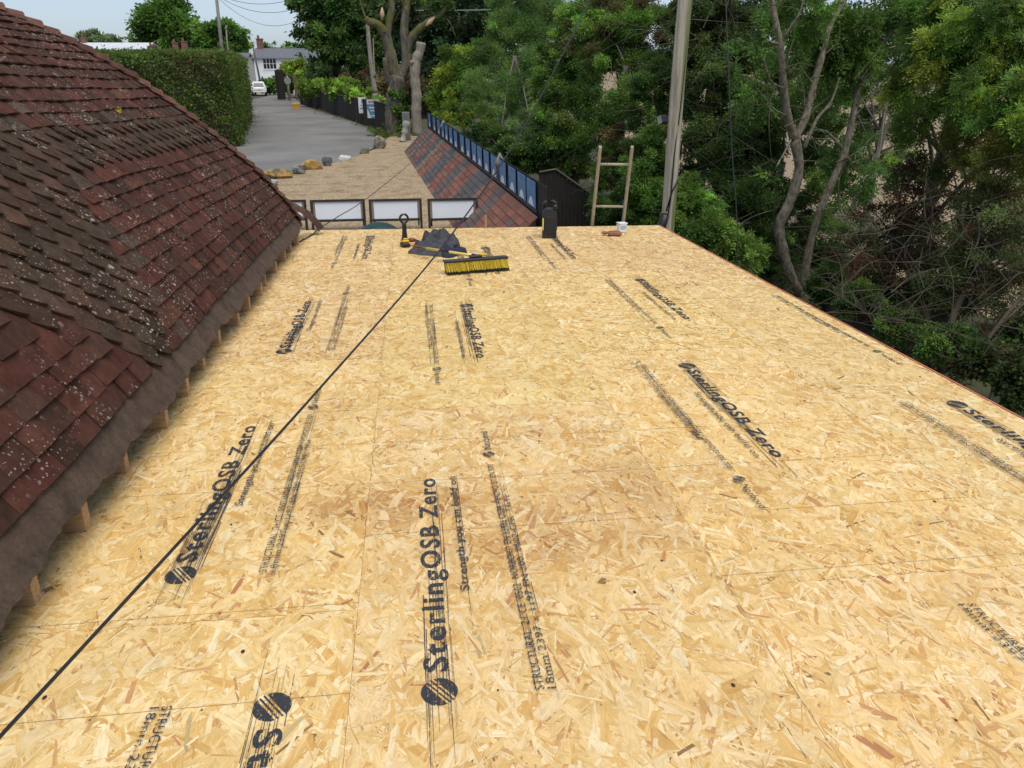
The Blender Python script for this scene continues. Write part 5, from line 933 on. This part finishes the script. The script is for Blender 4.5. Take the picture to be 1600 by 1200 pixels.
for x, y, dy_, l_, aa in ((597, 22, -.35, 9, 1.5), (672, 34, -.45, 10, .7)):
    p = at(x, y, GY + dy_) - gb; mb.tube([p - np.array([math.cos(aa), 0, math.sin(aa)]) * l_ * sG, p, p + np.array([math.cos(aa), 0, math.sin(aa)]) * l_ * sG], [.02, 3.6 * sG, .03], 8)
mb.obj('torn_wood', plain('torn_pale_wood', (.55, .38, .24), (.42, .26, .15), 2, .9), gn, True)
V, F, C = leaves([((at(622, 160, GY)), (13 * sG, 12 * sG, 26 * sG)), ((at(622, 190, GY)), (12 * sG, 10 * sG, 18 * sG))], 9000, .16, [(.035, .07, .02), (.05, .09, .025), (.028, .055, .018)], 71, aspect=.9, clump=.35, kcl=40, shell=.7); npmesh('ivy', V - gb, F, MAT['leaf'], gn, C)
V, F, C = leaves([blob(600, 15, 26, 20, GY + 1), blob(650, 5, 40, 16, GY + 1), blob(690, 5, 24, 20, GY), blob(565, 5, 20, 18, GY)], 5000, .22, G2, 171, clump=.35, kcl=14, shell=.2); npmesh('leafy_shoots', V - gb, F, MAT['leaf'], gn, C)
mb = MB(); eg = random.Random(5)
for k in range(26):
    p = at(eg.uniform(570, 700), eg.uniform(-10, 60), GY + eg.uniform(-.5, .5)) - gb; d = np.array([eg.uniform(-1, 1), eg.uniform(-.4, .4), eg.uniform(-.2, 1.2)]); limb(mb, [p, p + d * .6, p + d * 1.3 + np.array([eg.uniform(-.3, .3), 0, .1])], .03, .01, 4, 3)
mb.obj('shoots', 'twig', gn)
ds = gnd(652, 212); mb = MB(); limb(mb, [at(x, y, ds[1]) for x, y in ((653, 212), (650, 175), (651, 150), (648, 120), (650, 95), (656, 80), (658, 66))], 8.2 * sG, 6.6 * sG, 14); limb(mb, [at(649, 104, ds[1]), at(645, 98, ds[1] - .2), at(642, 97, ds[1] - .35)], 4 * sG, 2.5 * sG, 8)
tag(mb.obj('dead_trunk', MAT['deadwood'], None, True), 'pale limbless dead trunk right of the gnarled tree', 'tree trunk')
# grass and weeds at the foot
o = foliage('verge_plants', None, [(tuple(gnd(628, 214) + [0, 0, .1]), (1.3, 1.0, .3)), (tuple(gnd(600, 212) + [0, 0, .2]), (1.2, .8, .5)), (tuple(gnd(640, 208) + [0, 0, .2]), (1.0, .8, .4)), (tuple(gnd(585, 203) + [0, 0, .05]), (.7, 2.0, .15)), (tuple(gnd(562, 195) + [0, 0, .05]), (.7, 2.2, .15)), (tuple(gnd(530, 184) + [0, 0, .05]), (.6, 3.5, .15)), (tuple(gnd(502, 174) + [0, 0, .05]), (.6, 4, .15))], 12000, .09, [(.07, .09, .025), (.10, .10, .04), (.05, .08, .02)], 72, aspect=.25, up=.0, sag=-.6, kcl=40, shell=0); o['kind'] = 'stuff'
o = foliage('fallen_leaf_strip', None, [(tuple(gnd(374, 226) + [0, 0, .02]), (1.0, 1.8, .05)), (tuple(gnd(381, 195) + [0, 0, .02]), (1.0, 9, .05)), (tuple(gnd(384, 176) + [0, 0, .02]), (1.2, 9, .05)), (tuple(gnd(369, 226) + [0, 0, .1]), (.4, 1.5, .3))], 9000, .09, [(.07, .045, .025), (.06, .05, .02), (.09, .06, .03)], 73, shell=0, kcl=40); o['kind'] = 'stuff'
# --- hedgerow running from the gnarled tree to the right of the deck
HR = 'overgrown hedgerow trees right of the yard'
def ht(label, blobs, n_, size, pal, seed, cat='tree', **kw): tree('hedgerow_tree', label, cat, blobs, int(n_ * 1.75), size * .74, pal, seed, group=HR, **kw)
ht('leafy yellow green bush behind the far end of the poster row', [blob(715, 120, 36, 44, 47), blob(745, 105, 34, 48, 46), blob(700, 160, 30, 30, 47), blob(730, 165, 40, 34, 44)], 34000, .17, G3 + G1, 81, 'bush', r=.1, clump=.26, kcl=40)
ht('grey green willow leaved tree rising over the middle of the posters', [blob(800, 80, 56, 60, 40), blob(775, 140, 46, 50, 38), blob(830, 140, 50, 60, 36), blob(800, 200, 50, 40, 33), blob(850, 60, 50, 60, 40), blob(820, 20, 60, 40, 42), blob(755, 180, 36, 32, 40)], 80000, .17, G4 + [(.05, .085, .03)], 82, r=.22, clump=.27, kcl=40, aspect=.22)
ht('dark gap filling shrub over the nearer posters', [blob(800, 245, 40, 30, 27), blob(845, 240, 40, 36, 26), blob(760, 215, 40, 24, 33)], 30000, .12, G2, 83, 'shrub', r=.1, clump=.3, kcl=40)
ht('broad hawthorn with pale leaves above the black shed', [blob(885, 190, 52, 62, 26), blob(880, 110, 50, 60, 27), blob(930, 230, 46, 50, 25.5), blob(920, 60, 50, 70, 27), blob(895, 250, 40, 26, 26)], 95000, .105, G1 + [(.08, .11, .035)], 84, r=.16, clump=.25, kcl=44)
ht('small dark shrub spreading between the black shed and the ladder', [blob(950, 340, 26, 24, 19), blob(990, 345, 30, 20, 18)], 18000, .085, G2, 100, 'shrub', r=.05, clump=.3, kcl=40)
ht('brownish twiggy tree leaning behind the ladder', [blob(960, 120, 52, 80, 22), blob(985, 200, 50, 66, 20), blob(950, 40, 60, 60, 23), blob(1010, 60, 50, 70, 22), blob(975, 280, 50, 46, 20)], 100000, .085, BRN + G1, 85, r=.14, clump=.24, kcl=46, nb=16)
ht('dense dark thorn filling the space left of the utility pole', [blob(1010, 260, 40, 60, 17), blob(1020, 330, 44, 44, 16.5), blob(960, 330, 50, 30, 18), blob(1020, 160, 36, 70, 18)], 70000, .075, G1 + G2, 86, r=.1, clump=.25, kcl=44)
ht('tall dark tree right behind the utility pole', [blob(1100, 60, 56, 80, 18), blob(1110, 170, 50, 80, 17), blob(1060, 100, 30, 100, 18), blob(1090, 270, 50, 60, 16.5), blob(1150, 110, 50, 90, 18), blob(1170, 10, 60, 50, 19)], 130000, .08, [(.036, .06, .022), (.028, .048, .02), (.05, .075, .025)], 87, r=.16, clump=.25, kcl=46)
ht('bright leafed elder growing at the foot of the pole', [blob(1080, 335, 34, 40, 13.5), blob(1110, 370, 36, 36, 13), blob(1065, 300, 22, 30, 13.8), blob(1150, 400, 36, 34, 12.6)], 30000, .075, G1 + [(.07, .11, .03)], 88, 'shrub', r=.05, clump=.3, kcl=40, spray=7)
ht('dark ivy clad thicket left of the forked bare trunk', [blob(1170, 240, 50, 80, 15.5), blob(1160, 330, 46, 60, 15), blob(1215, 400, 36, 40, 14.4), blob(1200, 170, 44, 70, 16), blob(1240, 330, 24, 60, 15.2), blob(1200, 330, 40, 60, 15.4), blob(1285, 190, 36, 80, 17), blob(1278, 330, 30, 60, 16)], 130000, .07, G2 + [(.045, .07, .022)], 89, 'thicket', r=.1, clump=.25, kcl=46)
# forked bare trunk
FY = 13.4; fb = gnd(1256, 462); FY = fb[1]; fk = thing('forked_tree', 'forked pale barked ash with bare crooked stems right of the pole', 'tree', T(*fb)); sF = depth(fb) / FPX * .78
Z = lambda *pp, Y0=0: [at(1100 + x * .55, y * .55, FY + d_) - fb for x, y, d_ in pp]
mb = MB(); limb(mb, Z((282, 850, 0), (245, 780, 0), (222, 700, 0), (215, 640, 0), (245, 570, 0), (270, 480, 0), (257, 395, 0)), 10 * sF, 8.5 * sF, 12)
limb(mb, Z((257, 400, 0), (238, 330, -.1), (226, 240, -.2), (217, 130, -.3), (203, 60, -.3), (190, -20, -.3), (170, -160, -.4)), 7.5 * sF, 4 * sF, 10); limb(mb, Z((257, 400, 0), (290, 330, .1), (312, 240, .2), (335, 160, .3), (355, 80, .4), (400, 0, .5), (450, -120, .6)), 7 * sF, 4 * sF, 10)
limb(mb, Z((284, 860, .2), (292, 740, .3), (325, 610, .3), (365, 515, .4), (400, 430, .5), (425, 320, .6), (440, 245, .7), (490, 150, .8), (560, 60, .9), (640, -40, 1.0)), 8 * sF, 4.5 * sF, 10)
for P, r0, r1 in ((Z((217, 120, -.3), (245, 80, -.4), (270, 40, -.5), (290, -20, -.5)), 3.2, 1.5), (Z((215, 125, -.3), (190, 120, -.4), (182, 115, -.4)), 2.5, 2), (Z((250, 390, 0), (230, 430, -.3), (205, 475, -.5)), 2.2, 1.2), (Z((285, 420, 0), (320, 340, .1), (360, 290, .2), (385, 220, .2)), 4, 1.5),
                  (Z((430, 300, .6), (470, 270, .5), (510, 250, .4)), 3, 1.2), (Z((400, 430, .5), (350, 375, .7), (310, 370, .8)), 3, 1.5), (Z((228, 250, -.2), (190, 230, -.5), (170, 160, -.6)), 1.6, .6), (Z((240, 330, -.1), (200, 310, -.4), (150, 250, -.6)), 1.8, .6), (Z((335, 160, .3), (380, 120, .1), (385, 60, 0)), 2, .8), (Z((312, 240, .2), (280, 200, 0), (265, 170, -.1)), 1.6, .7),
                  (Z((440, 245, .7), (450, 180, .6), (430, 120, .5)), 2, .8), (Z((490, 150, .8), (580, 145, .6), (650, 130, .5), (700, 60, .4)), 2.4, 1), (Z((225, 240, -.2), (240, 160, -.4), (255, 110, -.4)), 1.2, .5), (Z((325, 600, .3), (370, 590, .1), (420, 600, -.1)), 1.6, .6), (Z((580, 150, .6), (590, 200, .4), (595, 250, .2)), 1.2, .6), (Z((590, 180, .6), (640, 240, .4), (700, 260, .2)), 1.2, .5)): limb(mb, P, r0 * sF, r1 * sF, 6)
ef = random.Random(8)
for k in range(60):
    p = at(ef.uniform(1190, 1400), ef.uniform(0, 260), FY + ef.uniform(-.3, .6)) - fb; d = np.array([ef.uniform(-1, 1), ef.uniform(-.5, .3), ef.uniform(-.3, 1)]); L_k = ef.uniform(.3, .8); limb(mb, [p, p + d * L_k * .5 + np.array([ef.uniform(-.06, .06), 0, 0]), p + d * L_k], ef.uniform(.006, .012), .003, 4, 3)
mb.obj('trunk', 'barkpale', fk, True)
V, F, C = leaves([blob(1240, 20, 60, 40, 13.8), blob(1330, 60, 60, 50, 14.2), blob(1290, 130, 40, 40, 14.6), blob(1180, 150, 36, 24, 13.2), blob(1170, 95, 34, 30, 14), blob(1390, 30, 60, 40, 14.4), blob(1210, 290, 20, 26, 13.6), blob(1330, 265, 50, 34, 14.4), blob(1340, 230, 30, 24, 14.6), blob(1310, 350, 40, 30, 14)], 26000, .085, G1 + [(.05, .09, .03)], 90, clump=.3, kcl=18, spray=9, aspect=.4, shell=.2); npmesh('crown', V - fb, F, MAT['leaf'], fk, C)
ht('scattered field edge maple seen through the forked bare trunk', [blob(1330, 100, 60, 60, 19), blob(1400, 60, 80, 60, 20), blob(1300, 200, 40, 60, 18), blob(1560, 300, 60, 70, 16), blob(1450, 130, 60, 40, 19), blob(1330, 400, 60, 50, 15.5), blob(1390, 210, 60, 70, 20), blob(1340, 260, 40, 60, 19), blob(1440, 240, 50, 60, 18), blob(1250, 60, 60, 80, 19)], 60000, .085, G1 + G2, 101, r=.1, nb=30, clump=.2, kcl=30)
# right hand trees with gaps to the field
ht('bright feathery ash hanging into the top right corner', [blob(1500, 100, 90, 70, 11), blob(1580, 60, 80, 70, 10.5), blob(1450, 40, 70, 50, 12), blob(1560, 150, 70, 50, 10), blob(1420, 150, 50, 40, 12), blob(1430, 190, 40, 26, 11.5), blob(1620, 180, 60, 60, 9.5), blob(1530, 10, 90, 40, 11.5)], 60000, .08, G1 + G3 + [(.06, .10, .03)], 91, trunk=(9.6, 13.0, 0), r=.12, nb=14, clump=.28, kcl=26, spray=9, aspect=.36, shell=.2, barkm='barkpale')
ht('thin yellowing bush below the feathery ash', [blob(1530, 220, 60, 40, 10.5), blob(1590, 250, 60, 50, 9.6), blob(1500, 270, 36, 24, 11), blob(1560, 300, 40, 24, 10)], 20000, .055, [(.10, .11, .03), (.08, .09, .03), (.11, .09, .035)], 92, 'bush', r=.06, nb=18, clump=.32, kcl=24, aspect=.4)
ht('dark leafy undergrowth filling the bank below the red berried bush', [blob(1400, 470, 60, 40, 11.5), blob(1480, 440, 60, 50, 11.2), blob(1560, 470, 60, 60, 10), blob(1450, 390, 50, 40, 12), blob(1590, 360, 50, 50, 11)], 42000, .06, G2 + BRN, 97, 'shrub', r=.05, nb=24, clump=.3, kcl=30)
ht('bush with dark red berries and sparse leaves before the stubble field', [blob(1430, 300, 50, 60, 11.5), blob(1470, 340, 50, 50, 11), blob(1380, 350, 50, 40, 12), blob(1340, 410, 50, 40, 12.4), blob(1400, 420, 60, 40, 11.4)], 16000, .06, [(.055, .028, .02), (.045, .06, .022), (.05, .07, .025), (.08, .045, .03)], 93, 'bush', r=.07, nb=40, clump=.3, kcl=24, barkm='twig')
ht('tangled bare brown thorn at the right edge', [blob(1500, 430, 70, 60, 9.6), blob(1570, 400, 60, 80, 9), blob(1440, 470, 50, 40, 10), blob(1550, 340, 70, 50, 9.6)], 18000, .05, [(.05, .045, .025), (.04, .06, .022), (.035, .055, .02), (.06, .035, .02)], 94, 'bush', r=.09, nb=70, clump=.3, kcl=26, barkm='twig')
ht('low dark tangled growth just outside the orange edge', [blob(1340, 470, 40, 26, 11), blob(1410, 510, 40, 26, 9.6), blob(1290, 440, 26, 30, 12.4), blob(1480, 540, 50, 30, 8.6)], 40000, .06, G2 + G1, 95, 'weeds', r=.03, nb=6, clump=.3, kcl=40)
ht('bright leaved bramble below the right end of the orange edge', [blob(1550, 565, 50, 30, 7.4), blob(1600, 600, 40, 36, 6.6), blob(1610, 530, 36, 26, 7.6), blob(1510, 575, 30, 16, 7.8)], 15000, .06, [(.03, .055, .014), (.02, .035, .012), (.025, .026, .013), (.02, .03, .012)], 96, 'bramble', r=.03, nb=10, clump=.35, kcl=30, aspect=.75)
# tangle of bare twigs among them
mb = MB(); e = random.Random(77)
for P, r0, r1 in (([(1470, 560, 8.8), (1500, 470, 9.2), (1560, 390, 9.6), (1600, 330, 10)], .05, .03), ([(1440, 520, 9.6), (1470, 430, 10), (1490, 380, 10.4)], .035, .02), ([(1380, 560, 9), (1500, 555, 8.6), (1610, 530, 8.2)], .016, .008), ([(1520, 560, 8.2), (1590, 470, 8.6), (1640, 420, 9)], .03, .015), ([(1480, 540, 8.6), (1490, 450, 8.8), (1475, 400, 9)], .012, .006)): limb(mb, [at(*p) for p in P], r0, r1, 6)
for k in range(330):
    x, y, Y = e.uniform(1300, 1630), e.uniform(330, 600), e.uniform(7.0, 11.5); y = min(y, 400 + (x - 1200) * .58); a0 = at(x, y, Y); d = np.array([e.uniform(-1, 1), e.uniform(-.6, .6), e.uniform(-.2, 1.1)]); d /= np.linalg.norm(d); L = e.uniform(.4, 1.4)
    limb(mb, [a0, a0 + d * L * .5 + np.array([e.uniform(-.1, .1), 0, e.uniform(-.1, .1)]), a0 + d * L + np.array([e.uniform(-.2, .2), 0, -.15 * L])], e.uniform(.003, .009), .002, 4, 4)
o = mb.obj('bare_twig_tangle', 'twig', None); o['kind'] = 'stuff'
mb = MB()
for k in range(170):
    x, y = e.uniform(860, 1220), e.uniform(0, 380); Y = np.interp(x, [860, 1000, 1220], [23, 17.5, 13.2]) - e.uniform(0, .6); a0 = at(x, y, Y); d = np.array([e.uniform(-1, 1), e.uniform(-.5, .2), e.uniform(-.4, 1.0)]); d /= np.linalg.norm(d); L = e.uniform(.5, 1.7)
    limb(mb, [a0, a0 + d * L * .5 + np.array([e.uniform(-.1, .1), 0, e.uniform(-.1, .1)]), a0 + d * L + np.array([e.uniform(-.3, .3), 0, -.1 * L])], e.uniform(.005, .012), .003, 4, 4)
o = mb.obj('hedgerow_twigs', 'twig', None); o['kind'] = 'stuff'
V, F, C = leaves([((x + .8 * math.sin(y * 3), y, .12), (1.1, 1.1, .35)) for x in (4.6, 6.4, 8.2, 9.8) for y in range(-6, 19, 2)], 60000, .075, [(.03, .05, .016), (.04, .045, .02), (.055, .05, .025), (.025, .04, .014)], 99, shell=0, kcl=14, clump=.45); o = npmesh('ground_cover', V, F, MAT['leaf'], None, C); o['kind'] = 'stuff'
# far wood beyond the field
V, F, C = leaves([((x, 210 + 20 * math.sin(x), 5), (14, 8, 7 + 2 * math.sin(x * 3))) for x in range(20, 330, 16)], 40000, 1.1, G2, 98, clump=.3, kcl=20); o = npmesh('distant_wood', V, F, MAT['leaf'], None, C); o['kind'] = 'stuff'
